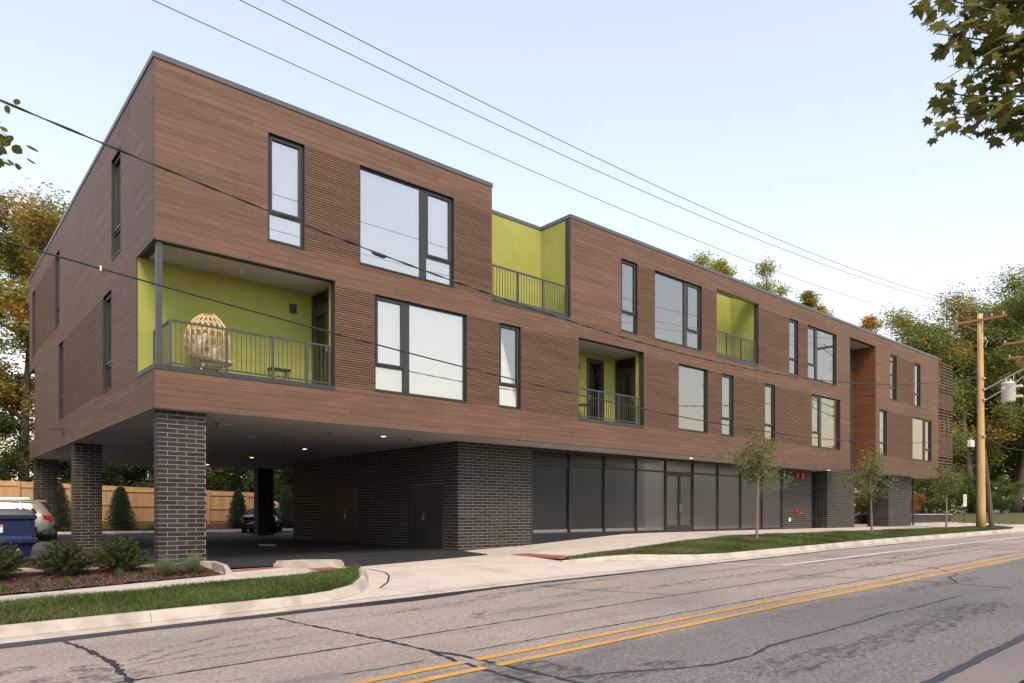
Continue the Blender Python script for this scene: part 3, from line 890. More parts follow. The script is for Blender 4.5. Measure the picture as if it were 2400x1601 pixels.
# ------------------------------------------------------------------ windows
def window(axis, a0, a1, z0, z1, kind, blind=True, i=0):
    w = MB(); B = lambda *k: fbox(w, axis, *k)
    t = .055
    # lined reveal
    B(a0, a0 + .012, -.008, .20, z0, z1); B(a1 - .012, a1, -.008, .20, z0, z1); B(a0 + .012, a1 - .012, -.008, .20, z1 - .012, z1); B(a0 - .01, a1 + .01, -.02, .20, z0 - .015, z0 + .012)
    f0, f1 = .075, .15
    A0, A1, Z0, Z1 = a0 + .012, a1 - .012, z0 + .012, z1 - .012
    B(A0, A0 + t, f0, f1, Z0, Z1); B(A1 - t, A1, f0, f1, Z0, Z1); B(A0 + t, A1 - t, f0, f1, Z1 - t, Z1); B(A0 + t, A1 - t, f0, f1, Z0, Z0 + t)
    lights = []                                    # glass openings (a0,a1,z0,z1)
    def narrow(b0, b1):
        zm = z0 + .67
        B(b0, b1, f0, f1, zm, zm + .06)
        # opening sash above the fixed light
        s = .055; c0, c1, e0, e1 = b0, b1, zm + .06, Z1 - t
        B(c0, c0 + s, .05, .14, e0, e1); B(c1 - s, c1, .05, .14, e0, e1); B(c0 + s, c1 - s, .05, .14, e1 - s, e1); B(c0 + s, c1 - s, .05, .14, e0, e0 + s)
        lights.append((c0 + s, c1 - s, e0 + s, e1 - s)); lights.append((b0, b1, Z0 + t, zm))
    def big(b0, b1): lights.append((b0, b1, Z0 + t, Z1 - t))
    if kind == 'n': narrow(A0 + t, A1 - t)
    elif kind == 'b': big(A0 + t, A1 - t)
    else:
        m = .20
        if kind == 'bn':
            k = a1 - .93 - m; big(A0 + t, k); narrow(k + m, A1 - t)
        else:
            k = a0 + .93; narrow(A0 + t, k); big(k + m, A1 - t)
        B(k, k + m, .06, .16, Z0 + t, Z1 - t)
    o = w.build('window', 'frame', bld)
    for l in lights:
        g = MB(); fbox(g, axis, l[0], l[1], .098, .104, l[2], l[3]); g.build('pane', 'glass', o)
    if blind:
        b = MB(); drop = DROP.get((axis, i), 0)
        fbox(b, axis, a0 + .03, a1 - .03, .185, .19, z0 + .03 + drop, z1 - .03); b.build('roller_blind', 'blind_grey' if axis == 'x' and i < 4 else 'blind', o)
    r_ = MB(); fbox(r_, axis, a0 - .3, a1 + .3, 1.05, 1.08, z0 - .1, z1 + .2); r_.build('room_wall', 'interior_pale', o)
    for q in CURT.get((axis, i), ()):
        c = MB(); n = 9; c0, c1 = a0 + q[0] * (a1 - a0), a0 + q[1] * (a1 - a0)
        for k in range(n):
            u0, u1 = lerp(c0, c1, k / n), lerp(c0, c1, (k + 1) / n); d = .158 + .010 * (k % 2)
            fbox(c, axis, u0, u1, d, d + .012, z0 + .05, z1 - .05)
        c.build('curtain', 'curtain', o)
    return o
DROP = {('x', 3): .55, ('x', 7): 1.1, ('x', 10): .35, ('x', 12): .2, ('x', 13): .3, ('x', 14): .4, ('x', 15): .9, ('y', 0): 1.2, ('y', 3): .8}
CURT = {('x', 13): ((.80, .97), (.03, .08)), ('x', 15): ((.30, .42), (.86, .96)), ('x', 5): ((.88, .97),), ('x', 14): ((.55, .9),), ('y', 0): ((.1, .5),)}
for i, (a0, a1, z0, z1, k) in enumerate(FW): window('x', a0, a1, z0, z1, k, True, i)
for i, (a0, a1, z0, z1, k) in enumerate(SWN): window('y', a0, a1, z0, z1, k, True, i)

# ------------------------------------------------------------------ balconies and terraces
def panel(name, mat, *b):
    return MB().box(*b).build(name, mat, bld)
DB = 1.44
GRN = 'stucco_green'
# corner balcony
panel('balcony_floor', 'roofing', .03, 4.30, .03, DB, 3.10, 3.28)
panel('balcony_ceiling', 'soffit', .03, 4.33, .03, 1.5, 6.045, 6.2)
panel('balcony_wall', GRN, .02, 4.40, DB, DB + .2, 3.10, 6.045)
mb = MB(); mb.box(4.335, 4.50, .03, .36, 3.1, 6.045); mb.box(4.335, 4.50, 1.36, DB, 3.1, 6.045); mb.box(4.335, 4.5, .36, 1.36, 5.95, 6.045); mb.build('balcony_wall', GRN, bld)
panel('balcony_post', 'metal_grey', .07, .19, .05, .17, 3.28, 6.045)
mb = MB(); mb.box(-.008, 4.335, -.012, .10, 3.19, 3.30); mb.box(-.012, .10, .10, 1.5, 3.19, 3.30); mb.build('balcony_edge', 'metal_dark', bld)
# balcony two
panel('balcony_floor', 'roofing', 13.42, 16.90, .03, DB, 3.10, 3.28)
panel('balcony_ceiling', 'soffit', 13.40, 16.93, .03, DB + .1, 6.055, 6.2)
mb = MB(); mb.box(13.2, 15.33, DB, DB + .2, 3.1, 6.055); mb.box(16.30, 17, DB, DB + .2, 3.1, 6.055); mb.box(15.33, 16.30, DB, DB + .2, 5.86, 6.055); mb.build('balcony_wall', GRN, bld)
mb = MB(); mb.box(16.925, 17.1, .03, .40, 3.1, 6.055); mb.box(16.925, 17.1, 1.40, DB, 3.1, 6.055); mb.box(16.925, 17.1, .40, 1.40, 5.95, 6.055); mb.box(13.2, 13.395, .03, DB, 3.1, 6.055); mb.build('balcony_wall', GRN, bld)
panel('balcony_edge', 'metal_dark', 13.40, 16.925, -.012, .10, 3.19, 3.30)
# open terrace one (no roof)
panel('terrace_floor', 'roofing', 9.6, 12.98, .03, DB, 6.45, 6.62)
panel('terrace_wall', GRN, 9.4, 13.2, DB + .03, DB + .23, 6.45, 10.03)
panel('terrace_wall', GRN, 13.008, 13.2, .242, DB + .03, 6.45, 10.03); panel('terrace_wall', 'cladding', 9.36, 9.572, .242, DB, 6.45, 10.03)
panel('terrace_edge', 'metal_dark', 9.585, 13.0, -.012, .10, 6.55, 6.66)
# terrace three: a beam closes the front, sky above
panel('terrace_floor', 'roofing', 21.74, 25.0, .03, DB, 6.45, 6.64)
mb = MB(); mb.box(22.60, 25.2, DB, DB + .2, 6.45, 10.03); mb.box(21.5, 22.60, DB, DB + .2, 9.18, 10.03); mb.build('terrace_wall', GRN, bld)
panel('terrace_wall', GRN, 25.035, 25.2, .242, DB, 6.45, 10.03); panel('terrace_wall', GRN, 21.5, 21.715, .242, DB, 6.45, 10.03)
mb = MB(); mb.box(21.72, 25.03, .03, .25, 9.415, 9.43); mb.box(21.72, 25.03, .242, .25, 9.43, 10.03); mb.build('beam_lining', GRN, bld)
panel('terrace_edge', 'metal_dark', 21.725, 25.03, -.012, .10, 6.58, 6.70)
# notch at the back left corner
panel('balcony_wall', GRN, .22, 3.2, 18.3, 18.4, 3.0, 6.2); panel('balcony_floor', 'roofing', .03, 3.2, 18.42, 19.98, 2.98, 3.10); panel('balcony_ceiling', 'soffit', .03, 3.2, 18.42, 19.98, 6.08, 6.2)

def glazed_door(axis, plane, a0, a1, z0, z1, sign, transom=True):
    """plane: coordinate of the wall; sign: direction pointing out of the wall"""
    w = MB(); d0, d1 = plane + sign * .012, plane - sign * .10
    B = lambda q0, q1, y0, y1: (w.box(q0, q1, d0, d1, y0, y1) if axis == 'x' else w.box(d0, d1, q0, q1, y0, y1))
    t = .06
    B(a0, a0 + t, z0, z1); B(a1 - t, a1, z0, z1); B(a0 + t, a1 - t, z1 - t, z1); B(a0 + t, a1 - t, z0, z0 + .05)
    zt = z1 - .36 if transom else z1 - t
    if transom: B(a0 + t, a1 - t, zt - .16, zt)
    s = .11; top = zt - .16 if transom else zt
    B(a0 + t, a0 + t + s, z0 + .05, top); B(a1 - t - s, a1 - t, z0 + .05, top); B(a0 + t + s, a1 - t - s, top - s, top); B(a0 + t + s, a1 - t - s, z0 + .05, z0 + .26)
    o = w.build('balcony_door', 'frame', bld)
    def G(q0, q1, y0, y1, mat, off, nm):
        m2 = MB(); p = plane - sign * off
        if axis == 'x': m2.box(q0, q1, p - .004, p + .004, y0, y1)
        else: m2.box(p - .004, p + .004, q0, q1, y0, y1)
        m2.build(nm, mat, o)
    G(a0 + t + s, a1 - t - s, z0 + .26, top - s, 'glass_door', .04, 'pane')
    if transom: G(a0 + t, a1 - t, zt, z1 - t, 'glass_door', .04, 'pane')
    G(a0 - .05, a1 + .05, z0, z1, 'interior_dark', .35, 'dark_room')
    G(a0 + t + s, a0 + t + s + .10, z0 + .3, top - s - .02, 'blind', .16, 'curtain')
    hb = MB(); h = plane + sign * .05; q = a0 + t + s * .5
    if axis == 'x': hb.box(q - .015, q + .015, d0, h, 4.30 if z0 < 5 else 7.6, 4.46 if z0 < 5 else 7.76)
    else: hb.box(min(d0, h), max(d0, h), q - .015, q + .015, z0 + 1.0, z0 + 1.16)
    hb.build('handle', 'steel', o)
    return o
glazed_door('y', 4.335, .36, 1.36, 3.28, 5.95, -1)
glazed_door('y', 16.925, .40, 1.40, 3.28, 5.95, -1)
glazed_door('x', DB, 15.33, 16.30, 3.30, 5.86, -1, False)
glazed_door('x', DB, 21.62, 22.60, 6.64, 9.18, -1, False)

def wall_vent(x0, x1, y, z0, z1):
    mb = MB(); mb.box(x0, x1, y - .02, y, z0, z1)
    n = 6
    for k in range(n):
        z = lerp(z0 + .02, z1 - .02, (k + .5) / n); mb.box(x0 + .02, x1 - .02, y - .032, y - .018, z - .012, z + .006)
    mb.build('wall_vent', 'metal_dark', bld)
wall_vent(3.72, 3.92, DB, 5.40, 5.66); wall_vent(13.9, 14.12, DB, 5.4, 5.66); wall_vent(10.45, 10.67, DB + .03, 8.52, 8.78); wall_vent(14.7, 14.95, DB, 5.35, 5.62)
mb = MB(); mb.box(2.72, 2.86, DB - .035, DB, 3.44, 3.54); mb.box(2.74, 2.84, DB - .045, DB - .035, 3.45, 3.53); mb.build('outlet_cover', 'frame', bld)

# ------------------------------------------------------------------ railings
def railing(runs, posts, zb, zt):
    """runs: list of ((x0,y0),(x1,y1)) horizontal lines; posts: plan points"""
    mb = MB()
    for (x0, y0), (x1, y1) in runs:
        e = .022
        lo = (min(x0, x1) - (e if x0 == x1 else 0), max(x0, x1) + (e if x0 == x1 else 0), min(y0, y1) - (e if y0 == y1 else 0), max(y0, y1) + (e if y0 == y1 else 0))
        mb.box(*lo, zt - .045, zt); mb.box(lo[0] + .004, lo[1] - .004, lo[2] + .004, lo[3] - .004, zb + .06, zb + .095)
    for x, y in posts: mb.box(x - .024, x + .024, y - .024, y + .024, zb, zt - .002)
    o = mb.build('railing', 'metal_grey', bld)
    for (x0, y0), (x1, y1) in runs:
        L = math.hypot(x1 - x0, y1 - y0); n = int(L / .112)
        for k in range(1, n):
            x, y = lerp(x0, x1, k / n), lerp(y0, y1, k / n)
            if any(abs(x - px) < .04 and abs(y - py) < .04 for px, py in posts): continue
            piece('baluster', 'metal_grey', o, x - .007, x + .007, y - .007, y + .007, zb + .095, zt - .045)
    return o
ry = .10
railing([((.37, ry), (4.22, ry)), ((.37, ry), (.37, 1.42))], [(.37, ry), (1.61, ry), (2.72, ry), (3.6, ry), (4.22, ry), (.37, 1.41)], 3.30, 4.36)
railing([((9.62, ry), (12.93, ry))], [(9.64, ry), (10.72, ry), (11.82, ry), (12.93, ry)], 6.66, 7.72)
railing([((13.45, ry), (16.76, ry))], [(13.45, ry), (14.5, ry), (15.6, ry), (16.76, ry)], 3.30, 4.35)
railing([((21.76, ry), (24.9, ry))], [(21.76, ry), (22.62, ry), (23.75, ry), (24.9, ry)], 6.70, 7.73)

# ------------------------------------------------------------------ roof, coping, shell
mb = MB()
mb.box(.24, 9.35, .24, YE - .2, 9.6, 9.75); mb.box(9.4, 13.25, 1.68, YE - .2, 9.6, 9.75); mb.box(13.25, 21.45, .24, YE - .2, 9.6, 9.75); mb.box(21.45, 25.25, 1.66, YE - .2, 9.6, 9.75)
mb.box(25.25, XE - .2, .24, YE - .2, 9.6, 9.75); mb.build('roof', 'roofing', bld)
cop = MB(); e = .022
for b in ((-e, 9.60, -e, .26), (12.98, XE, -e, .26), (-e, .26, .26, YE + e), (9.56, 13.2, DB + .01, DB + .25), (9.34, 9.60, .26, DB + .01), (12.98, 13.22, .26, DB + .01),
          (21.5, 25.2, DB - .02, DB + .22), (25.01, 25.22, .26, DB - .02), (21.48, 21.74, .26, DB - .02), (XE - .24, XE, .26, YE + e), (.26, XE - .24, YE - .24, YE + e)):
    cop.box(*b, COPB, ROOF)
co = cop.build('coping', 'coping', bld)
jt = MB()
for x in (3.9, 7.6, 14.2, 17.8, 21.4, 25.2, 28.9, 32.6, 36.3, 40., 43.7): jt.box(x - .004, x + .004, -e - .002, -e, COPB, ROOF + .002)
for y in (3.7, 7.4, 11.1, 14.8, 18.5): jt.box(-e - .002, -e, y - .004, y + .004, COPB, ROOF + .002)
jt.build('coping_joint', 'metal_grey', co)
mb = MB(); mb.box(XE - .2, XE, .25, YE, SOF + .01, COPB); mb.box(.2, XE - .2, YE - .2, YE, 6.2, COPB); mb.box(3.2, XE - .2, YE - .2, YE, SOF + .01, 6.2); mb.box(.2, 3.2, YE - .2, YE, SOF + .01, 3.0)
mb.box(.25, XE - .25, 4., 4.15, SOF + .2, 9.6); mb.build('rear_wall', 'cladding_back', bld)
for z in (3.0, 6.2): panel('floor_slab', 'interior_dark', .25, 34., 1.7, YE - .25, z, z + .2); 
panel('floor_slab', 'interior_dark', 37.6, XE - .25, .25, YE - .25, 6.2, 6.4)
sof = MB(); sof.box(.03, 34.19, .03, YE - .02, SOF - .012, SOF + .3); sof.box(37.45, XE - .02, .03, YE - .02, SOF - .012, SOF + .3); sof.box(34.19, 37.45, 1.25, YE - .02, SOF - .012, SOF + .3)
sof_o = sof.build('soffit', 'soffit', bld)
# recessed downlights and sprinkler heads
for x, y, lit in ((6.81, 12.4, 1), (6.82, 7.32, 1), (6.80, 1.76, 1), (6.84, 18.1, 2), (20.9, .70, 1), (33.5, .80, 1), (2.3, 2.0, 0), (3.9, 4.6, 0), (2.9, 8.6, 0), (12.5, .7, 0), (27.4, .72, 0)):
    z = SOF - .012
    l = MB().lathe((x, y, z), [(.105, 0), (.105, -.010), (.08, -.014), (.075, -.008)], 20).build('downlight', 'white_trim', sof_o)
    MB().lathe((x, y, z), [(.074, -.0085), (.074, -.010)], 16).build('lens', 'lamp_glow' if lit else 'interior_pale', l)
for x in (1.97, 5.12, 7.81):
    for y in (1.9, 5.08, 8.54, 11.8):
        MB().lathe((x, y, SOF - .012), [(.05, 0), (.05, -.012), (.014, -.014), (.012, -.06), (.035, -.065), (.035, -.072), (.008, -.075), (.008, -.10), (.03, -.105)], 10).build('sprinkler_head', 'metal_dark', sof_o)
MB().lathe((2.2, .75, 6.045), [(.04, 0), (.04, -.01), (.01, -.012), (.01, -.07), (.03, -.075)], 10).build('sprinkler_head', 'white_trim', bld)
# wall lamp on the side
mb = MB(); mb.box(-.05, 0, 11.38, 11.56, 2.72, 2.92); mb.prism([(-.05, 11.40), (-.05, 11.54), (-.42, 11.52), (-.42, 11.42)], lambda x, y: lerp(2.84, 2.87, (x + .42) / .37), lambda x, y: lerp(2.86, 2.93, (x + .42) / .37))
mb.build('wall_lamp', 'metal_dark', bld)

# ------------------------------------------------------------------ brick
BL, BC = .4064, .1016
nbr = [0]
def bricks(mb, axis, plane, out, a0, a1, z0, z1, parts=None, phase=0., holes=(), zbot=None, limit=0):
    """face of running-bond bricks standing proud of the mortar. out: +1/-1 direction of the face normal"""
    rg = random.Random(int(a0 * 31 + plane * 17 + 5))
    n = int(math.ceil((z1 - z0) / BC)); g = .0115
    for k in range(n):
        zb = z1 - (k + 1) * BC; zt = zb + BC - g
        off = (BL / 2 if k % 2 else 0) + phase
        a = a0 - BL + (off % BL)
        while a < a1 - .01:
            b0, b1 = max(a, a0), min(a + BL - g, a1)
            for h in holes:
                if h[2] < (zb + zt) / 2 < h[3]:
                    if h[0] <= b0 and b1 <= h[1]: b1 = b0
                    elif b0 < h[0] < b1: b1 = h[0]
                    elif b0 < h[1] < b1: b0 = h[1]
            if b1 - b0 > .025:
                d = .002 + rg.uniform(0, .0022)
                p0, p1 = plane - out * .01, plane + out * d
                zz = max(zb, z0)
                if zt > zz + .01:
                    if parts is not None and nbr[0] < limit:
                        nbr[0] += 1
                        if axis == 'x': piece('brick', 'brick', parts, b0, b1, min(p0, p1), max(p0, p1), zz, zt)
                        else: piece('brick', 'brick', parts, min(p0, p1), max(p0, p1), b0, b1, zz, zt)
                    else:
                        fbox(mb, axis, b0, b1, min(p0, p1), max(p0, p1), zz, zt)
            a += BL
def brick_block(name, x0, x1, y0, y1, z0, faces, z1=SOF - .012, parts=0, label=None, holes={}):
    m = MB().box(x0, x1, y0, y1, z0, z1)
    o = m.build(name, 'mortar', bld)
    st = MB()
    lim = nbr[0] + parts
    for f in faces:
        h = holes.get(f, ())
        if f == 'f': bricks(st, 'x', y0, -1, x0, x1, z0, z1, o if parts else None, 0, h, limit=lim)
        if f == 'l': bricks(st, 'y', x0, -1, y0, y1, z0, z1, o if parts else None, .2, h, limit=lim)
        if f == 'r': bricks(st, 'y', x1, 1, y0, y1, z0, z1, None, .2, h)
        if f == 'b': bricks(st, 'x', y1, 1, x0, x1, z0, z1, None, 0, h)
    if st.f:
        s_ = st.build('brick', 'brick', o); s_['kind'] = 'stuff'
    if label: o['label'] = label
    return o
brick_block('brick_pillar', .13, 1.16, .17, .49, -1.3, 'flrb', parts=150)
brick_block('brick_pillar', .12, .92, 10.15, 10.75, -1.3, 'flrb')
brick_block('brick_pillar', .12, .92, 19.2, 19.8, -1.3, 'flrb')
brick_block('brick_pillar', 9.7, 10.5, 19.2, 19.8, -1.3, 'fl')
brick_block('brick_wall', 9.33, 12.54, 1.43, 9.4, -1.4, 'fl', parts=150, holes={'l': [(2.2, 4.4, -1.3, .99), (7.87, 9.4, -1.3, 1.05)]})
brick_block('brick_wall', 9.40, 12.0, 9.4, 14.2, -1.4, 'l', holes={'l': [(9.4, 10.0, -1.3, 1.05)]})
brick_block('brick_wall', 29.9, 32.96, 1.5, 5.0, -.95, 'flr')
brick_block('brick_wall', 34.10, 37.45, 1.18, 5.0, -.95, 'fl')
MB().box(34.19, 37.44, 1.19, 5, SOF, 9.9).build('brick_wall', 'mortar', bld)
mb = MB(); bricks(mb, 'x', 1.19, -1, 34.19, 37.44, SOF - .01, 9.42); o = mb.build('brick', 'brick', bld.children[-1]); o['kind'] = 'stuff'
brick_block('brick_pillar', 40.98, 44.46, .70, 1.9, -.95, 'fl')
# recess back wall with a door
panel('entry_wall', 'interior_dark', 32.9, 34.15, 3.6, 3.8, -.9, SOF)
# service doors in the dark side wall
def service_door(y0, y1, z0, z1, mat, leaves):
    mb = MB(); mb.box(9.295, 9.43, y0, y0 + .06, z0, z1); mb.box(9.295, 9.43, y1 - .06, y1, z0, z1); mb.box(9.295, 9.43, y0 + .06, y1 - .06, z1 - .06, z1)
    o = mb.build('service_door', 'metal_dark', bld)
    n = leaves; w = (y1 - y0 - .12) / n
    for k in range(n):
        l = MB().box(9.314, 9.42, y0 + .06 + k * w + .004, y0 + .06 + (k + 1) * w - .004, z0 + .01, z1 - .065).build('door_leaf', mat, o)
    ym = (y0 + y1) / 2
    h = MB(); h.box(9.27, 9.314, ym + .04, ym + .07, z0 + 1.0, z0 + 1.16); h.box(9.26, 9.27, ym + .04, ym + .16, z0 + 1.02, z0 + 1.045); h.box(9.29, 9.314, ym + .04, ym + .09, z0 + 1.22, z0 + 1.27)
    h.build('handle', 'steel', o)
    return o
d1 = service_door(2.2, 4.4, -1.22, .99, 'door_dark', 2)
mb = MB()
for k in range(7): mb.box(9.303, 9.3135, 2.45, 2.95, -.95 + k * .06, -.92 + k * .06)
mb.build('louvre', 'metal_dark', d1)
service_door(7.87, 10.0, -1.18, 1.05, 'door_bronze', 2)
wall_b = MB(); wall_b.box(9.27, 9.335, 3.1, 3.5, 1.45, 1.9); wall_b.build('utility_box', 'metal_dark', bld)
# fittings on the right brick wall
al = MB(); al.box(31.2, 31.42, 1.40, 1.49, 1.86, 2.10); al.box(31.6, 31.86, 1.36, 1.49, 1.84, 2.10); al.box(31.63, 31.83, 1.34, 1.36, 1.87, 2.07); al.build('fire_alarm', 'red_paint', bld)
fc = MB()
fc.v = []; fc.f = []
ring = [(31.40 + .17 * math.cos(a), 1.47, .05 + .17 * math.sin(a)) for a in np.linspace(0, 2 * math.pi, 20, endpoint=False)]
fc.add([(x, 1.49, z) for x, y, z in ring] + ring, [tuple(range(20))[::-1], tuple(range(20, 40))] + [(i, (i+1) % 20, 20 + (i+1) % 20, 20 + i) for i in range(20)])
fco = fc.build('fire_connection', 'red_paint', bld)
br = MB()
for dx in (-.06, .09): br.tube([(31.40 + dx * .3, 1.47, .05), (31.40 + dx, 1.36, .05), (31.40 + dx * 1.4, 1.27, .04)], [.05, .055, .06], 10)
br.build('hose_inlet', 'brass', fco)
mb = MB(); mb.box(30.50, 30.68, 1.46, 1.49, -.42, -.22); mb.build('outlet_cover', 'white_trim', bld)

# ------------------------------------------------------------------ storefront
SY = 1.52
sf = MB()
XM = [12.56, 14.47, 16.39, 18.31, 20.22, 22.17, 24.09, 26.0, 27.92, 29.88]
SB = -.74
for i, x in enumerate(XM):
    w = .028 if i not in (0, 9) else .035
    x0, x1 = (x, x + 2 * w) if i == 0 else (x - 2 * w, x) if i == 9 else (x - w, x + w)
    sf.box(x0, x1, SY - .06, SY + .06, SB if i < 4 else -.80, 2.27)
for a, b in zip(XM, XM[1:]):
    door = abs(a - 20.22) < .01
    sf.box(a + .06, b - .06, SY - .05, SY + .05, 1.73, 1.79); sf.box(a + .03, b - .03, SY - .05, SY + .05, 2.22, 2.28)
    if not door: sf.box(a + .03, b - .03, SY - .05, SY + .05, SB - .02, SB + .035)
sf.box(12.55, 29.9, SY - .02, SY + .12, 2.28, SOF - .014)
sfo = sf.build('storefront', 'frame', bld)
for i, (a, b) in enumerate(zip(XM, XM[1:])):
    if i == 4: continue
    MB().box(a + .03, b - .03, SY - .004, SY + .004, 1.79, 2.22).build('transom_pane', 'glass_dark', sfo)
    MB().box(a + .03, b - .03, SY - .004, SY + .004, SB + .035, 1.73).build('pane', 'glass_dark', sfo)
    MB().box(a + .05, b - .05, SY + .10, SY + .106, SB + .17, 1.72).build('roller_blind', 'shade_dark', sfo)
base = MB(); base.prism([(12.56, SY - .03), (20.2, SY - .03), (20.2, SY + .05), (12.56, SY + .05)], -1.3, SB - .021)
base.build('plinth_panel', 'plinth', sfo)
MB().box(22.2, 29.88, SY - .04, SY + .05, -.9, SB - .021).build('plinth_panel', 'plinth', sfo)
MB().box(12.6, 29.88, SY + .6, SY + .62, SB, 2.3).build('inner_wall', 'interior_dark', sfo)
MB().box(12.6, 29.88, SY + .13, SY + .58, SB - .05, SB + .02).build('window_ledge', 'interior_pale', sfo)
MB().box(12.62, 20.2, SY + .055, SY + .07, SB + .045, SB + .155).build('floor_strip', 'blind', sfo); MB().box(22.2, 29.8, SY + .055, SY + .07, SB + .045, SB + .155).build('floor_strip', 'blind', sfo)  # pale strips added behind the glass, standing in for the bright floor
# double entrance door
x0, xm, x1 = 20.25, 21.195, 22.14
for a, b in ((x0, xm), (xm, x1)):
    d = MB(); s = .07
    d.box(a + .008, a + s, SY - .03, SY + .03, -.79, 1.725); d.box(b - s, b - .008, SY - .03, SY + .03, -.79, 1.725)
    d.box(a + s, b - s, SY - .03, SY + .03, 1.60, 1.725); d.box(a + s, b - s, SY - .03, SY + .03, -.79, -.50)
    do = d.build('entrance_door', 'frame', sfo)
MB().box(x0 + .07, x1 - .07, SY - .004, SY + .004, -.50, 1.60).build('pane', 'glass_dark', sfo)
MB().box(x0 + .02, x1 - .02, SY - .004, SY + .004, 1.79, 2.22).build('transom_pane', 'glass_dark', sfo)
MB().box(x0 + .1, x1 - .1, SY + .10, SY + .106, -.45, 1.6).build('roller_blind', 'shade_dark', sfo)
h = MB()
for x in (xm - .06, xm + .06): h.tube([(x, SY - .03, .05), (x, SY - .09, .06), (x, SY - .09, .36), (x, SY - .03, .37)], .014, 8)
h.build('pull_handle', 'steel', sfo)

# ------------------------------------------------------------------ alcove and slatted screen on the right
MB().box(37.452, 37.62, .03, 1.18, SOF, 9.42).build('alcove_wall', 'cladding_back', bld)
aw = bld.children[-1]
rg = random.Random(3)
for k in range(50):
    z = SOF + k * .1416
    if z > 9.3: break
    piece('plank', 'cladding_orange', aw, 37.437, 37.4515, .012, 1.175, z, min(9.42, z + .1372))
MB().box(34.19, 37.45, .02, 1.18, 9.425, 9.6).build('alcove_ceiling', 'soffit', bld)
MB().box(34.0, 34.188, .242, 1.18, SOF, 9.42).build('alcove_wall', 'cladding_back', bld)
scr = MB()
for x in (47.13, 48.05, 48.9, 49.66): scr.box(x - .03, x + .03, .05, .13, 2.48, 10.02)
scr.box(47.1, 49.7, .05, .13, 2.48, 2.54)
sco = scr.build('slatted_screen', 'metal_dark', bld)
z = 2.52; k = 0
zl = []
while z < 10.0:
    dense = (3.55 < z < 5.2) or (6.7 < z < 7.75)
    zl.append(z); z += .12 if dense else .20
for z in zl: piece('slat', 'cladding', sco, 47.10, 49.72, -.01, .045, z, z + .075)
for z in (2.5, 3.6, 5.2, 6.7, 7.8, 9.0, 10.0):
    piece('slat', 'cladding', sco, 49.68, 49.72, .135, 3.2, z - .04, z + .035)
panel('screen_backing', 'cladding_back', 47.1, 49.6, 1.2, 1.3, 2.5, 9.9)

# ================================================================== things on the balconies
def egg_chair():
    cx, cy, zf = 1.45, .78, 3.28
    root = empty('egg_chair', (cx, cy, zf), 'rattan egg chair with cream cushions on the corner balcony', 'chair')
    H0, H1 = zf + .22, zf + 1.50
    def P(u, v):
        """u 0..1 bottom to top, v angle; the open mouth faces +x"""
        z = lerp(H0, H1, u)
        r = .57 * (math.sin(math.pi * (u * .86 + .10)) ** .62)
        lean = .10 * (1 - u) - .05
        return (cx + lean + r * math.cos(v) * 1.02, cy + r * math.sin(v) * .86, z)
    mouth = R(58)
    fr = MB()
    vs2 = [mouth + .0, 2 * math.pi - mouth]
    edge = [P(k / 20, mouth) for k in range(21)] + [P(1 - k / 20, -mouth) for k in range(21)]
    fr.tube(edge + [edge[0]], .020, 7)
    b = fr.build('rim', 'rattan', root, True)
    lat = MB()
    for u in (.03, .17, .33, .49, .65, .80, .92):
        lat.tube([P(u, lerp(mouth, 2 * math.pi - mouth, k / 26)) for k in range(27)], .012, 5)
        lat.tube([P(u + .025, lerp(mouth, 2 * math.pi - mouth, k / 26)) for k in range(27)], .007, 5)
    nb = 15
    for k in range(nb + 1):
        v = lerp(mouth, 2 * math.pi - mouth, k / nb)
        lat.tube([P(j / 14, v + .035 * math.sin(j * 2.2 + k)) for j in range(15)], .009, 5)
    for row, (u0, u1) in enumerate(((.19, .33), (.36, .49), (.52, .65), (.68, .80), (.82, .92))):   # woven rings between the hoops
        for k in range(nb):
            v0 = lerp(mouth, 2 * math.pi - mouth, (k + .5) / nb); dv = (2 * math.pi - 2 * mouth) / nb * .42
            lat.tube([P((u0 + u1) / 2 + (u1 - u0) / 2 * math.cos(a), v0 + dv * math.sin(a)) for a in np.linspace(0, 2 * math.pi, 11)], .009, 4, cap=False)
    lat.build('lattice', 'rattan', root, True)
    def pillow(c, s, rot, nm):
        m = MB(); n1, n2 = 12, 8
        E = Euler(rot).to_matrix()
        vs_ = []
        for j in range(n2 + 1):
            th = math.pi * j / n2 - math.pi / 2
            for i in range(n1):
                ph = 2 * math.pi * i / n1
                sg = lambda x, p: math.copysign(abs(x) ** p, x)
                q = Vector((s[0] * sg(math.cos(th), .6) * sg(math.cos(ph), .45), s[1] * sg(math.cos(th), .6) * sg(math.sin(ph), .45), s[2] * sg(math.sin(th), .9)))
                q = E @ q
                vs_.append((c[0] + q.x, c[1] + q.y, c[2] + q.z))
        m.add(vs_, [(j*n1+i, j*n1+(i+1) % n1, (j+1)*n1+(i+1) % n1, (j+1)*n1+i) for j in range(n2) for i in range(n1)])
        m.build(nm, 'cushion', root, True)
    pillow((cx + .10, cy, zf + .40), (.40, .36, .075), (0, .10, 0), 'seat_cushion')
    pillow((cx - .26, cy, zf + .74), (.30, .30, .085), (0, -1.15, 0), 'back_cushion')
    pillow((cx + .02, cy - .12, zf + .58), (.16, .16, .06), (.1, -1.2, .2), 'throw_pillow')
    for sx in (-1, 1):
        for sy in (-1, 1):
            MB().tube([(cx + sx * .22, cy + sy * .20, zf + .27), (cx + sx * .28, cy + sy * .25, zf + .14), (cx + sx * .33, cy + sy * .30, zf)], [.022, .02, .018], 8).build('leg', 'rattan', root, True)
    return root
egg_chair()

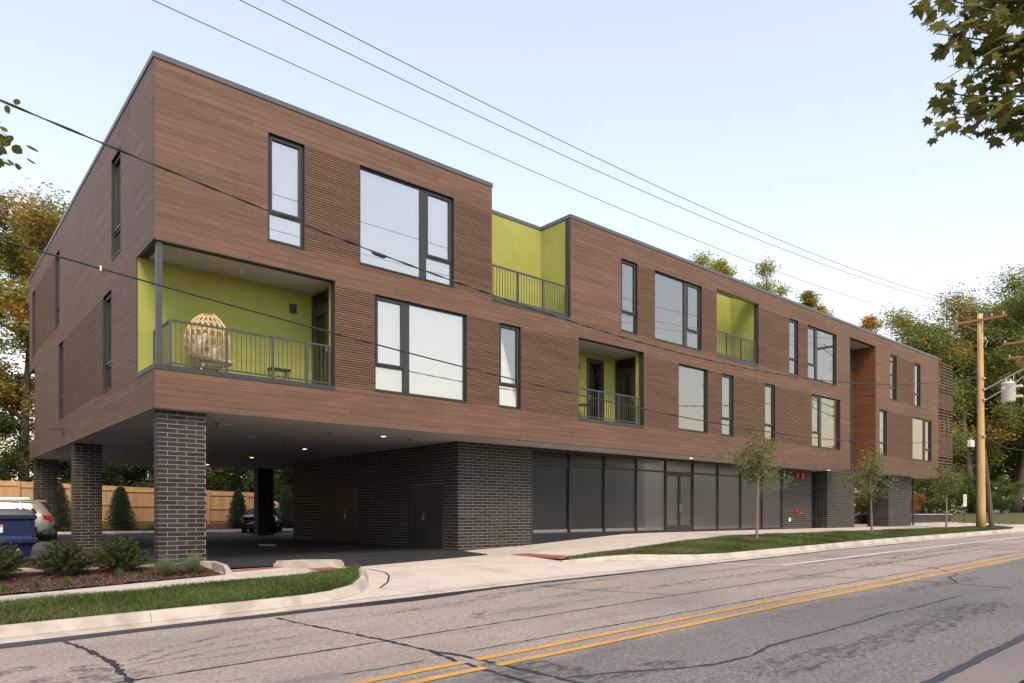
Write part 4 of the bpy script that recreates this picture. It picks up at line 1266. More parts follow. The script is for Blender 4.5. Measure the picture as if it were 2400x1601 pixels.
st = empty('side_table', (3.30, 1.10, 3.28), 'small black iron side table under the balcony wall beside the door', 'table')
MB().box(3.02, 3.56, .93, 1.25, 3.74, 3.775).build('table_top', 'black_iron', st)
for x in (3.06, 3.52):
    for y in (.97, 1.21):
        s = 1 if x > 3.3 else -1
        MB().tube([(x, y, 3.74), (x + s * .01, y, 3.68), (x - s * .03, y, 3.58), (x + s * .0, y, 3.45), (x + s * .03, y, 3.28)], .012, 6).build('leg', 'black_iron', st)
sc = MB()
for y in (.97, 1.21):
    for x, s in ((3.06, 1), (3.52, -1)):
        sc.tube([(x + s * (.05 + .035 * math.cos(a)), y, 3.67 + .045 * math.sin(a)) for a in np.linspace(0, 2 * math.pi, 11)], .008, 5, cap=False)
sc.build('scroll', 'black_iron', st)

bc = empty('bistro_chair', (13.95, .95, 3.28), 'slim black metal chair on the lower middle balcony', 'chair')
MB().box(13.75, 14.15, .75, 1.15, 3.70, 3.725).build('seat', 'black_iron', bc)
for x in (13.77, 14.13):
    for y in (.77, 1.13):
        MB().tube([(x, y, 3.71), (x + (.04 if x > 14 else -.04), y, 3.28)], .011, 6).build('leg', 'black_iron', bc)
bk = MB(); bk.tube([(14.13, 1.13, 3.71), (14.17, 1.17, 4.12), (13.73, 1.17, 4.12), (13.77, 1.13, 3.71)], .011, 6)
for k in range(3): bk.tube([(13.76, 1.16, 3.85 + k * .09), (14.15, 1.16, 3.85 + k * .09)], .007, 5)
bk.build('backrest', 'black_iron', bc)
bt = empty('bistro_table', (14.75, 1.0, 3.28), 'round black bistro table on the lower middle balcony', 'table')
MB().lathe((14.75, 1.0, 3.96), [(.30, 0), (.30, .022)], 24).build('table_top', 'black_iron', bt)
MB().lathe((14.75, 1.0, 3.28), [(.20, 0), (.19, .02), (.022, .03), (.022, .68)], 14).build('pedestal', 'black_iron', bt)

# ================================================================== vegetation
def leaf_cloud(C, size, rg, squash=.6, flat=.5):
    """diamond leaves at centres C (n,3)"""
    n = len(C)
    a = rg.normal(size=(n, 3)); a[:, 2] *= flat; a /= np.linalg.norm(a, axis=1)[:, None]
    b = np.cross(a, rg.normal(size=(n, 3))); b /= np.linalg.norm(b, axis=1)[:, None]
    s = (size * (.6 + .8 * rg.random(n)))[:, None]
    V = np.stack([C - a * s, C + b * s * squash * .5 + a * s * .1, C + a * s, C - b * s * squash * .5 + a * s * .1], 1)
    return V.reshape(-1, 3), np.arange(4 * n).reshape(n, 4)

def limb(p0, p1, rg, bend=.12, n=6):
    p0, p1 = np.array(p0), np.array(p1); L = np.linalg.norm(p1 - p0)
    off = rg.normal(0, bend * L, 3); off2 = rg.normal(0, bend * .5 * L, 3)
    t = np.linspace(0, 1, n)[:, None]
    return p0 + (p1 - p0) * t + off * (t * (1 - t)) * 2 + off2 * np.sin(t * 6.28) * t * .3 + np.array([0, 0, -.10 * L]) * (t ** 2 - t) * -1.2

def build_tree_meshes(seed, H, Rc, zc0, leafmat_, barkmat, nlimb=9, nsub=7, nleaf=16000, lsize=.16, trunk_r=.28, clump=.75, squash=.7, top_bias=0., gaps=.25):
    """returns trunk mesh, crown mesh in local coordinates with the base at the origin"""
    rg = np.random.default_rng(seed)
    tb = MB()
    tx, ty = rg.normal(0, .035 * H, 2)
    top = np.array([tx, ty, H * .86])
    tr = limb((0, 0, -.3), top, rg, .03, 9)
    tt = np.linspace(0, 1, 9)
    rad = trunk_r * (1 - .86 * tt ** .8); rad[0] *= 1.35
    tb.tube([tuple(p) for p in tr], list(rad), 9)
    tips = []
    hc = H - zc0
    for i in range(nlimb):
        f = (i + .5) / nlimb
        h = zc0 * .85 + (H * .80 - zc0 * .85) * f
        k = np.interp(h / (H * .86), tt, np.arange(9)); j = int(min(7, k)); base = tr[j] + (tr[j + 1] - tr[j]) * (k - j)
        az = i * 2.4 + rg.normal(0, .35)
        q = (h - zc0) / hc
        rr = Rc * (np.sin(np.pi * min(1, .22 + .78 * q)) ** .55) * rg.uniform(.75, 1.08)
        end = base + np.array([math.cos(az) * rr, math.sin(az) * rr, rg.uniform(.18, .5) * rr + hc * .10])
        end[2] = min(end[2], H * .99)
        pts = limb(base, end, rg, .10, 7)
        r0 = trunk_r * .42 * (1 - .6 * f)
        tb.tube([tuple(p) for p in pts], list(np.linspace(r0, r0 * .18, 7)), 6)
        tips.append((pts[-1], rr * .20))
        for s in range(nsub):
            u = .28 + .72 * (s + rg.random()) / nsub; kk = u * 6; jj = int(min(5, kk)); b2 = pts[jj] + (pts[jj + 1] - pts[jj]) * (kk - jj)
            dirv = rg.normal(size=3); dirv[2] = abs(dirv[2]) * .5 + rg.normal(0, .25); dirv /= np.linalg.norm(dirv)
            e2 = b2 + dirv * rr * rg.uniform(.22, .42)
            p2 = limb(b2, e2, rg, .12, 4)
            tb.tube([tuple(p) for p in p2], list(np.linspace(r0 * .35, r0 * .08, 4)), 4, cap=False)
            tips.append((p2[-1], rr * .17)); tips.append((p2[2], rr * .13))
    for s in range(nsub):                                    # leader at the top
        e2 = top + rg.normal(0, .10 * Rc, 3) + np.array([0, 0, H * .10 * rg.random()])
        tips.append((e2, Rc * .2)); tb.tube([tuple(top), tuple(e2)], [rad[-1], rad[-1] * .3], 4, cap=False)
    T = np.array([t[0] for t in tips]); S = np.array([t[1] for t in tips])
    w = rg.random(len(T)) ** .5; w[rg.random(len(T)) < gaps] *= .15; w *= S ** .8; w /= w.sum()
    pick = rg.choice(len(T), nleaf, p=w)
    Cn = T[pick] + rg.normal(size=(nleaf, 3)) * (S[pick] * clump)[:, None] * np.array([1, 1, .72])
    V, F = leaf_cloud(Cn, lsize, rg, squash)
    tm = bpy.data.meshes.new('trunk'); tm.from_pydata(tb.v, [], tb.f); tm.materials.append(M[barkmat])
    tm.polygons.foreach_set('use_smooth', [True] * len(tm.polygons)); tm.update()
    cm = np_mesh('crown', V, F, leafmat_)
    return tm, cm

def tree(meshes, loc, label, group=None, rz=0., s=1., crown_mat=None, name='tree', sz=None):
    root = empty(name, loc, label, 'tree', group, rz=rz)
    root.scale = (s, s, sz or s)
    for nm, me in (('trunk', meshes[0]), ('crown', meshes[1])):
        o = bpy.data.objects.new(nm, me); COL.objects.link(o); o.parent = root
        if nm == 'crown' and crown_mat:
            o.material_slots[0].link = 'OBJECT'; o.material_slots[0].material = M[crown_mat]
    return root

oakA = build_tree_meshes(21, 20, 6.0, 5.0, 'leaf_forest', 'bark', 12, 10, 80000, .135, .42)
oakB = build_tree_meshes(22, 20, 5.6, 6.5, 'leaf_forest', 'bark', 11, 10, 76000, .135, .38, gaps=.3)
oakC = build_tree_meshes(23, 17, 5.8, 2.8, 'leaf_forest', 'bark', 12, 10, 80000, .13, .34)
autA = build_tree_meshes(24, 21, 5.2, 3.0, 'leaf_autumn', 'bark', 14, 10, 76000, .13, .40, gaps=.3)
low = build_tree_meshes(25, 6.5, 3.4, .6, 'leaf_green', 'bark', 10, 8, 26000, .105, .12)

# tall oaks behind the left end
tree(autA, (1.6, 36.5, -.5), 'tall oak turning orange behind the left end of the building', 'background trees', .4, 1.0, 'leaf_olive')
tree(oakB, (-5.5, 42, -.5), 'green and gold oak at the left picture edge behind the fence', 'background trees', 1.3, .95, 'leaf_olive')
tree(autA, (7.6, 44, -.5), 'oak whose orange top shows just above the left roofline', 'background trees', 2.7, 1.10, 'leaf_autumn')
# lower trees behind the fence, seen under the building
for i, (x, y, s, m, l) in enumerate([(-1.5, 31.5, .95, 'leaf_shaded', 'dark leafy tree behind the fence left of the brick pillars'), (4.2, 32.5, .8, 'leaf_shaded', 'leafy tree behind the fence seen between the left pillars'),
        (7.2, 31.5, .72, 'leaf_shaded', 'leafy tree behind the fence beside the front pillar'), (16.0, 33.0, .60, 'leaf_shaded', 'tree overhanging the fence in front of the grey house'),
        (17.5, 30.6, 1.0, 'leaf_shaded', 'dark tree behind the parked black cars'), (21.5, 31.5, 1.1, 'leaf_green', 'mixed green tree behind the far parked car'), (14.8, 36.5, 1.3, 'leaf_green', 'taller tree filling the gap behind the parked cars'),
        (-5.5, 33, 1.1, 'leaf_shaded', 'dark tree behind the silver car and fence'), (19.5, 35.5, 1.4, 'leaf_shaded', 'tall dark tree at the back of the lot'), (25.5, 32, 1.2, 'leaf_green', 'bushy tree hidden behind the brick core')]):
    tree(low, (x, y, -.62), l, 'trees behind the fence', i * 1.1, s, m)
# tops above the roof
popA = build_tree_meshes(31, 27, 3.0, 14, 'leaf_yellow', 'bark', 11, 8, 30000, .14, .34, clump=.8, gaps=.35)
popB = build_tree_meshes(32, 24, 2.2, 13, 'leaf_olive', 'bark', 9, 7, 20000, .14, .30, clump=.8, gaps=.35)
for m, x, y, sc_, cm, l in [(popA, 61.6, 27.6, 1.075, 'leaf_yellow', 'leftmost yellow-green treetop rising above the middle of the roof'), (popB, 63.6, 25.8, 1.185, 'leaf_yellow', 'second yellow-green treetop above the middle of the roof'),
        (popA, 66.6, 23.4, 1.045, 'leaf_yellow', 'broadest yellow-green treetop crossing the lowest thin wire'), (popB, 72.0, 21.5, 1.045, 'leaf_olive', 'tiny olive treetop just above the right part of roof'),
        (popB, 76.0, 21.0, 1.03, 'leaf_olive', 'low olive treetop above the right roof'), (popB, 82.0, 18.0, 1.0, 'leaf_olive', 'olive treetop above the roof over the alcove')]:
    tree(m, (x, y, 0), l, 'background trees', x, sc_, cm)
# the woods on the right
W = [(oakA, 67.2, 3.6, .95, .2, 'leaf_forest', 'large woodland oak with a bare trunk behind the slatted screen'), (oakB, 72, 2.0, 1.05, 1.4, 'leaf_forest', 'tall woodland tree standing right behind the utility pole'),
     (oakA, 70, 9.5, .82, 2.9, 'leaf_green', 'dark woodland tree at the back behind the screen'), (autA, 78, -1.0, 1.05, .9, 'leaf_olive', 'bronze tinted woodland tree at the right picture edge'),
     (oakB, 84, 5.0, 1.05, 2.2, 'leaf_forest', 'tall woodland tree deep in the right woods'), (oakC, 60.5, 7.5, .78, 3.3, 'leaf_forest', 'broad low-branched tree beside the end of the building'),
     (oakC, 76, 6.5, 1.05, 5.1, 'leaf_green', 'broad dark tree in the middle of the woods'), (oakC, 82, .5, 1.0, .5, 'leaf_forest', 'broad green tree near the road at far right'),
     (oakA, 90, 10, .95, 4.4, 'leaf_green', 'far dark tree closing the woods'), (oakC, 92, 2, 1.1, 1.9, 'leaf_green', 'far broad tree closing the woods near the road'), (autA, 88, -3.5, .95, 3.9, 'leaf_olive', 'far bronze tree by the road at the right edge'),
     (oakB, 60, 15.5, .75, .7, 'leaf_forest', 'woodland tree behind the back corner of the building'), (oakC, 72, 13, .85, 2.6, 'leaf_green', 'dense tree deep behind the garden wall')]
for m, x, y, s, rz, cm, l in W:
    tree(m, (x, y, zground(x, y) + .1), l, 'woods beyond the side drive', rz, s, cm)
for i, (x, y, s, cm, l) in enumerate([(57.5, 8.0, .62, 'leaf_olive', 'loose olive shrub behind the low garden wall'), (60.5, 4.5, .45, 'leaf_green', 'dark understory shrub behind the notice sign'), (64.5, 1.0, .42, 'leaf_green', 'green shrub at the foot of the woods'),
        (70, -2.0, .42, 'leaf_green', 'leafy shrub near the road under the woods'), (76, -3.0, .45, 'leaf_forest', 'leafy shrub at the far right road edge'), (54.5, 6.0, .5, 'leaf_olive', 'olive shrub seen under the raised right end'),
        (66, 4.0, .5, 'leaf_green', 'shrub between the woodland trunks'), (50, 9.5, .7, 'leaf_green', 'dark tree behind the garden wall under the building')]):
    tree(low, (x, y, zground(x, y)), l, 'understory shrubs of the woods', i * .9, s, cm, name='shrub')
tree(low, (53.4, 4.4, -.7), 'small orange-leaved shrub behind the garden wall', None, 2.0, .36, 'leaf_orange', name='shrub')

# belts of trees off the picture: across the road behind the viewer, left of the lot, and deep in the woods
def belt(name, pts, h, n, seed, mat, label, card=.38, depth=2.2):
    rg = np.random.default_rng(seed)
    P = np.array(pts, float); seg = np.linalg.norm(np.diff(P, axis=0), axis=1); cum = np.concatenate([[0], np.cumsum(seg)])
    d = rg.uniform(0, cum[-1], n); X = np.interp(d, cum, P[:, 0]); Y = np.interp(d, cum, P[:, 1])
    top = h * (.72 + .16 * np.sin(d * .55) + .12 * np.sin(d * 1.3 + 2))
    Z = top * rg.random(n) ** .8 + np.array([zground(a, b) for a, b in zip(X, Y)])
    C = np.stack([X + rg.normal(0, depth * .5, n), Y + rg.normal(0, depth * .5, n), Z], 1)
    V, F = leaf_cloud(C, card, rg, .9)
    o = link(name, np_mesh(name, V, F, mat)); tag(o, label, 'trees', kind='stuff')
    tk = MB()
    for q in np.arange(2, cum[-1], 5.5):
        x, y = float(np.interp(q, cum, P[:, 0])), float(np.interp(q, cum, P[:, 1])); z = zground(x, y)
        tk.tube([(x, y, z - .2), (x + .1, y, z + h * .4), (x, y + .1, z + h * .7)], [.2, .15, .05], 6)
    t = tk.build('trunk', 'bark', o); t['kind'] = 'stuff'
belt('tree_belt', [(-45, -31), (10, -33), (60, -34), (95, -30)], 9.5, 26000, 41, 'leaf_green', 'belt of trees across the road mirrored in the glass')
belt('tree_belt', [(-21, -9), (-22, 12), (-25, 45)], 16, 20000, 42, 'leaf_green', 'unseen belt of trees added left of the lot to shade the building')  # added out of view to darken the left facade and the undercroft
belt('tree_belt', [(96, -12), (98, 4), (92, 22), (70, 36)], 10, 26000, 43, 'leaf_green', 'dense far edge of the woods behind the trunks', .30, 4)
belt('tree_belt', [(30, 34), (46, 33), (60, 26)], 7, 9000, 44, 'leaf_green', 'hedge of trees behind the building seen below it', .25, 2)


# three young street trees
def street_tree(seed, x, y, h, lean, label):
    rg = np.random.default_rng(seed)
    z = lerp(zapron(x, -5.38) + .14, zs(x), (y + 5.38) / 2.66)
    root = empty('street_tree', (x, y, z), label, 'tree', 'young street trees on the right grass strip')
    tb = MB(); hf = h * .40
    tb.tube([(0, 0, -.1), (lean * .15, 0, hf * .5), (lean * .5, 0, hf), (lean * .8, 0, h * .6), (lean, 0, h * .8)], [.055, .045, .038, .024, .01], 8)
    tips = []
    for i in range(15):
        f = rg.random(); b = np.array([lean * (.5 + .4 * f), 0, hf + (h * .78 - hf) * f * .9])
        az = i * 2.4; rr = h * .28 * (1 - .5 * f) * rg.uniform(.7, 1.15)
        e = b + np.array([math.cos(az) * rr, math.sin(az) * rr, h * rg.uniform(.16, .30) * (1 if i % 4 else 1.3)])
        p = limb(b, e, rg, .08, 6); tb.tube([tuple(q) for q in p], list(np.linspace(.014, .004, 6)), 5)
        for s in range(5):
            q = p[2 + s % 4]; e2 = q + rg.normal(0, .16, 3) + np.array([0, 0, .12]); tb.tube([tuple(q), tuple(e2)], [.005, .0025], 4, cap=False)
            tips += [q, e2, (q + e2) / 2]
        tips.append(p[-1])
    T = np.array(tips); n = 2900
    w = rg.random(len(T)) ** 1.5; w /= w.sum(); C = T[rg.choice(len(T), n, p=w)] + rg.normal(size=(n, 3)) * .12
    V, F = leaf_cloud(C, .05, rg, .8, .8)
    me = bpy.data.meshes.new('trunk'); me.from_pydata(tb.v, [], tb.f); me.materials.append(M['bark_young']); me.update()
    for nm, m_ in (('trunk', me), ('crown', np_mesh('crown', V, F, 'leaf_street'))):
        o = bpy.data.objects.new(nm, m_); COL.objects.link(o); o.parent = root
    ring = MB()
    n = 20; pts = [(.75 * math.cos(a) * (1 + .1 * math.sin(3 * a)), .62 * math.sin(a)) for a in np.linspace(0, 2 * math.pi, n, endpoint=False)]
    def zz(px, py): return lerp(zapron(x + px, -5.38) + .14, zs(x + px), (y + py + 5.38) / 2.66) - z
    ring.add([(a, b, zz(a, b) - .03) for a, b in pts] + [(a * .6, b * .6, zz(a * .6, b * .6) + .075) for a, b in pts] + [(0, 0, .08)], [(i, (i+1) % n, n + (i+1) % n, n + i) for i in range(n)] + [(n + i, n + (i+1) % n, 2 * n) for i in range(n)])
    me = bpy.data.meshes.new('mulch_ring'); me.from_pydata(ring.v, [], ring.f); me.materials.append(M['mulch']); me.update()
    o = bpy.data.objects.new('mulch_ring', me); COL.objects.link(o); o.parent = root
    return root
street_tree(5, 18.1, -3.95, 3.45, .10, 'young street tree in front of the dark storefront glass')
street_tree(6, 27.6, -3.85, 3.5, -.18, 'leaning young street tree in front of the brown alcove')
street_tree(8, 36.9, -3.75, 3.3, .03, 'young street tree beside the utility pole')

# maple overhanging from the right, camera side
def big_leaf_branches(root, branches, mat, shape, size, per, seed, droop=.5):
    rg = np.random.default_rng(seed)
    wood = MB(); P = np.array(shape); m = len(P); Vs = []; Fs = []
    for (p0, p1, r) in branches:
        pts = limb(p0, p1, rg, .06, 10); wood.tube([tuple(q) for q in pts], list(np.linspace(r, r * .25, 10)), 6)
        L = np.linalg.norm(np.array(p1) - np.array(p0))
        for k in range(int(per * L)):
            u = rg.uniform(.12, 1.02); kk = min(8.999, u * 9); j = int(kk); b = pts[j] + (pts[j + 1] - pts[j]) * (kk - j)
            e = b + rg.normal(0, .14, 3) * np.array([1, 1, .55]) + np.array([0, 0, -.04])
            if k % 3 == 0: wood.tube([tuple(b), tuple(e)], [.004, .002], 4, cap=False)
            nrm = np.array([rg.normal(0, .55), rg.normal(0, .55), 1.]); nrm /= np.linalg.norm(nrm)
            fwd = np.array([rg.normal(), rg.normal(), -droop * 1.6]); fwd -= nrm * fwd.dot(nrm) * .5; fwd /= np.linalg.norm(fwd)
            sd = np.cross(nrm, fwd); sd /= np.linalg.norm(sd)
            s = size * rg.uniform(.6, 1.15)
            b0 = len(Vs)
            for (px, py) in P: Vs.append(e + (sd * px + fwd * py) * s + nrm * (-.12 * s * px * px))
            c = len(Vs); Vs.append(e + fwd * .42 * s)
            for i in range(m): Fs.append((b0 + i, b0 + (i + 1) % m, c))
    w = wood.build('branch', 'bark', root, True)
    o = link('leaf', np_mesh('leaf', np.array(Vs), np.array(Fs), mat), root); o.matrix_parent_inverse = Matrix.Translation(-world_loc(root)); o['kind'] = 'stuff'
MAPLE = [(0, 0), (.10, .12), (.42, .02), (.36, .22), (.62, .42), (.40, .46), (.46, .70), (.20, .60), (.0, 1.02), (-.20, .60), (-.46, .70), (-.40, .46), (-.62, .42), (-.36, .22), (-.42, .02), (-.10, .12)]
BR0 = [((4.17, -15.73, 4.05), (3.68, -14.25, 5.18)), ((4.2, -15.22, 4.51), (3.54, -14.39, 4.65)), ((4.3, -15.71, 4.2), (3.71, -14.53, 4.32)), ((4.17, -15.73, 3.71), (3.72, -14.41, 4.02)), ((4.01, -15.32, 3.67), (3.56, -14.54, 3.67)), ((4.43, -15.69, 4.94), (4.07, -14.58, 5.28)), ((4.19, -15.48, 4.18), (3.98, -14.77, 4.56)), ((4.04, -15.74, 3.42), (3.97, -14.76, 3.8)), ((4.51, -15.23, 4.81), (4.22, -14.58, 5.2))]
BR = [((a[0], a[1], a[2] + .06), (b[0], b[1], b[2] + (.18 if b[2] < 4.1 else .08))) for a, b in BR0]
mp = empty('maple_tree', (7.2, -18.0, zr(7) + .1), 'near maple whose leafy twigs hang into the top right corner', 'tree')
tk = MB(); tk.tube([(7.2, -18, -1.6), (7.15, -18, 0.5), (7.0, -17.9, 2.6), (6.9, -17.7, 5.5), (7, -17.7, 9)], [.24, .2, .18, .13, .04], 10)
for a, b in BR[:5:2]: tk.tube([(6.95, -17.8, a[2] - 1.0), (5.8, -17.0, a[2] - .2), a], [.07, .045, .022], 7)
for a, b in BR[1::2]: tk.tube([(6.95, -17.8, a[2] - .8), (5.7, -16.7, a[2] - .1), a], [.06, .04, .02], 7)
tk.build('trunk', 'bark', mp, True)
big_leaf_branches(mp, [(a, b, .016) for a, b in BR], 'leaf_maple', MAPLE, .15, 72, 4)
LT0 = [((-3.53, -6.19, 4.93), (-3.2, -5.95, 5.1)), ((-3.61, -6.13, 4.47), (-3.09, -6.05, 4.62)), ((-3.53, -6.19, 4.26), (-3.2, -5.95, 4.46)), ((-3.53, -6.19, 4.67), (-3.22, -5.93, 4.84))]
LT = [((a[0] - .14, a[1] - .10, a[2]), (b[0] - .12, b[1] - .09, b[2])) for a, b in LT0]
lt = empty('linden_tree', (-8.6, -4.3, zs(-8.6) + .05), 'tree off the left edge whose twig tips hang into view', 'tree')
tk = MB(); tk.tube([(-8.6, -4.3, -1.8), (-8.6, -4.3, 1.2), (-8.4, -4.5, 3.5), (-8.5, -4.4, 6.5)], [.2, .16, .12, .04], 10)
for a, b in LT: tk.tube([(-8.5, -4.4, a[2] - 1.4), (-6, -5.6, a[2] - .3), a], [.06, .035, .014], 6)
tk.build('trunk', 'bark', lt, True)
OVAL = [(0, 0), (.28, .12), (.42, .40), (.30, .72), (0, 1.0), (-.30, .72), (-.42, .40), (-.28, .12)]
big_leaf_branches(lt, [(a, b, .01) for a, b in LT], 'leaf_maple', OVAL, .14, 75, 9)

# ------------------------------------------------------------------ shrubs and grasses of the bed
def yew(x, y, w, h, seed, label):
    rg = np.random.default_rng(seed); z = zbed(x, y) - .02
    root = empty('yew_shrub', (x, y, z), label, 'shrub', 'spreading yews in the mulch bed')
    st_ = MB(); Vs = []; Fs = []
    nb = 190
    for i in range(nb):
        az = rg.uniform(0, 2 * math.pi); el = rg.uniform(.15, 1.35)
        L = w * .54 * rg.uniform(.62, 1.12); 
        e = np.array([math.cos(az) * math.cos(el) * L * 1.05, math.sin(az) * math.cos(el) * L * .85, .08 + math.sin(el) * h * rg.uniform(.7, 1.1)])
        b = np.array([e[0] * .15, e[1] * .15, .02])
        t = np.linspace(0, 1, 7)[:, None]
        pts = b + (e - b) * t + np.array([0, 0, .12 * h]) * (t * (1 - t)) * 2 + np.array([math.cos(az), math.sin(az), -.15]) * .05 * t ** 3
        st_.tube([tuple(q) for q in pts], list(np.linspace(.008, .002, 7)), 4, cap=False)
        # needles along the sprig in two ranks
        n = 90; u = rg.uniform(.30, 1.0, n)
        k = u * 6; j = np.minimum(5, k.astype(int)); base = pts[j] + (pts[j + 1] - pts[j]) * (k - j)[:, None]
        tg = (e - b) / np.linalg.norm(e - b)
        sd = rg.normal(size=(n, 3)); sd -= tg * (sd @ tg)[:, None]; sd /= np.linalg.norm(sd, axis=1)[:, None]
        dr = sd * .8 + tg * .7; l = rg.uniform(.03, .055, n)[:, None]
        wv = np.cross(dr, rg.normal(size=(n, 3))); wv /= np.linalg.norm(wv, axis=1)[:, None]
        V = np.stack([base - wv * .006, base + wv * .006, base + dr * l + wv * .004, base + dr * l - wv * .004], 1)
        Vs.append(V.reshape(-1, 3))
    V = np.concatenate(Vs)
    me = np_mesh('foliage', V, np.arange(len(V)).reshape(-1, 4), 'leaf_yew')
    o = bpy.data.objects.new('foliage', me); COL.objects.link(o); o.parent = root
    m2 = bpy.data.meshes.new('stem'); m2.from_pydata(st_.v, [], st_.f); m2.materials.append(M['bark_young']); m2.update()
    o = bpy.data.objects.new('stem', m2); COL.objects.link(o); o.parent = root
yew(-1.72, -.25, 1.15, .62, 1, 'spreading yew shrub in the middle, left of the brick pillar bush')
yew(-.72, -.20, 1.12, .66, 2, 'spreading yew shrub nearest to the front brick pillar')
yew(-2.95, -.30, 1.1, .70, 3, 'spreading yew shrub at the left picture edge before the dumpster')
def clump(name, x, y, h, w, n, seed, mat, label, group):
    rg = np.random.default_rng(seed); z = zbed(x, y) - .01
    az = rg.uniform(0, 2 * math.pi, n); sp = np.abs(rg.normal(0, .5, n)) * w; hh = h * rg.uniform(.6, 1.1, n)
    bx, by = rg.normal(0, .025, n), rg.normal(0, .025, n)
    ts = [0, .4, .75, 1.]; V = np.zeros((n, 4, 2, 3)); wd = rg.uniform(.003, .006, n)
    px, py = -np.sin(az), np.cos(az)
    for k, t in enumerate(ts):
        r = sp * t ** 1.7; zz = hh * (t - .42 * np.minimum(1, 1.6 * sp / w) * t ** 3)
        wk = wd * (1 - .8 * t)
        for s_, sg in enumerate((-1, 1)):
            V[:, k, s_] = np.stack([bx + np.cos(az) * r + px * wk * sg, by + np.sin(az) * r + py * wk * sg, zz], 1)
    V = V.reshape(n, 8, 3); F = np.array([[0, 1, 3, 2], [2, 3, 5, 4], [4, 5, 7, 6]])
    Fa = (np.arange(n)[:, None, None] * 8 + F[None]).reshape(-1, 4)
    o = link(name, np_mesh(name, V.reshape(-1, 3), Fa, mat)); o.location = (x, y, z)
    tag(o, label, 'grass', group)
clump('ornamental_grass', -.02, -1.0, .46, .95, 420, 1, 'grass_clump', 'blue-green ornamental grass clump at left foot of front pillar', 'ornamental grasses')
clump('ornamental_grass', .52, -1.02, .50, 1.0, 460, 2, 'grass_clump', 'blue-green ornamental grass clump at right foot of front pillar', 'ornamental grasses')
for i, (x, y, h, l) in enumerate([(-2.80, -1.25, .20, 'small green tuft at the left picture edge of the mulch'), (-2.32, -1.12, .24, 'small green tuft left of the middle yew'), (-1.81, -1.2, .22, 'small green tuft in front of the middle yew'),
        (-1.28, -.9, .14, 'tiny green tuft between the two right yews'), (-.84, -.78, .24, 'upright green tuft in front of the right yew'), (-.39, -.95, .15, 'low tuft just left of the ornamental grasses')]):
    clump('grass_tuft', x, y, h, .15, 110, 20 + i, 'grass_tuft', l, 'small tufts in the mulch bed')

def conifer(x, y, h, w, seed, label):
    rg = np.random.default_rng(seed); z = lerp(-.97, -.60, (y - 26.5) / 1.7)
    root = empty('spruce', (x, y, z), label, 'tree', 'spruces along the fence')
    st_ = MB().tube([(0, 0, -.1), (0, 0, h * .97)], [.05, .008], 6)
    Vs = []
    nb = int(230 * h / 2.2)
    for i in range(nb):
        f = (i + .5) / nb; zz = h * (.04 + .94 * f); rr = w / 2 * (1 - f) ** .55 * min(1, .7 + f * 2) * rg.uniform(.75, 1.1) + .05
        az = i * 2.399; e = np.array([math.cos(az) * rr, math.sin(az) * rr, zz - .10 * rr + .03]); b = np.array([0, 0, zz])
        st_.tube([tuple(b), tuple(e)], [.008, .002], 3, cap=False)
        n = 70; u = rg.uniform(.25, 1.02, n)[:, None]; base = b + (e - b) * u + rg.normal(0, .03, (n, 3))
        d = rg.normal(size=(n, 3)); d /= np.linalg.norm(d, axis=1)[:, None]; l = .06
        wv = np.cross(d, rg.normal(size=(n, 3))); wv /= np.linalg.norm(wv, axis=1)[:, None]
        Vs.append(np.stack([base - wv * .012, base + wv * .012, base + d * l + wv * .006, base + d * l - wv * .006], 1).reshape(-1, 3))
    V = np.concatenate(Vs)
    for nm, me in (('crown', np_mesh('crown', V, np.arange(len(V)).reshape(-1, 4), 'leaf_conifer')),):
        o = bpy.data.objects.new(nm, me); COL.objects.link(o); o.parent = root
    m2 = bpy.data.meshes.new('trunk'); m2.from_pydata(st_.v, [], st_.f); m2.materials.append(M['bark']); m2.update()
    o = bpy.data.objects.new('trunk', m2); COL.objects.link(o); o.parent = root
conifer(5.0, 27.0, 2.35, 1.65, 1, 'dense rounded spruce standing alone between the left pillars')
conifer(2.05, 27.0, 2.5, 1.5, 2, 'spruce partly behind the second brick pillar and silver car')
conifer(11.5, 27.1, 2.3, 1.4, 3, 'spruce left of the black column and dark cars')
conifer(14.6, 27.1, 2.6, 1.5, 4, 'dark spruce between the two parked black cars')
conifer(-1.6, 27.1, 2.0, 1.3, 5, 'spruce behind the roof of the silver car')
def cover(x, y, w, n, seed, mat, h, label):
    rg = np.random.default_rng(seed)
    C = np.stack([rg.uniform(-w, w, n), rg.uniform(-.35, .35, n), rg.uniform(0, 1, n) ** 2 * h], 1)
    V, F = leaf_cloud(C, .05, rg, .7)
    o = link('ground_cover', np_mesh('ground_cover', V, F, mat)); o.location = (x, y, -.85)
    tag(o, label, 'ground cover', kind='stuff')
cover(4.5, 26.95, 2.6, 2600, 1, 'leaf_yellow', .22, 'yellow-green ground cover under the spruces by the lot kerb')
cover(7.3, 27.0, .9, 1500, 2, 'grass_clump', .42, 'blue-green low juniper spreading beside the fence')
cover(.2, 26.95, 1.4, 1200, 3, 'leaf_green', .25, 'low green ground cover behind the silver car')

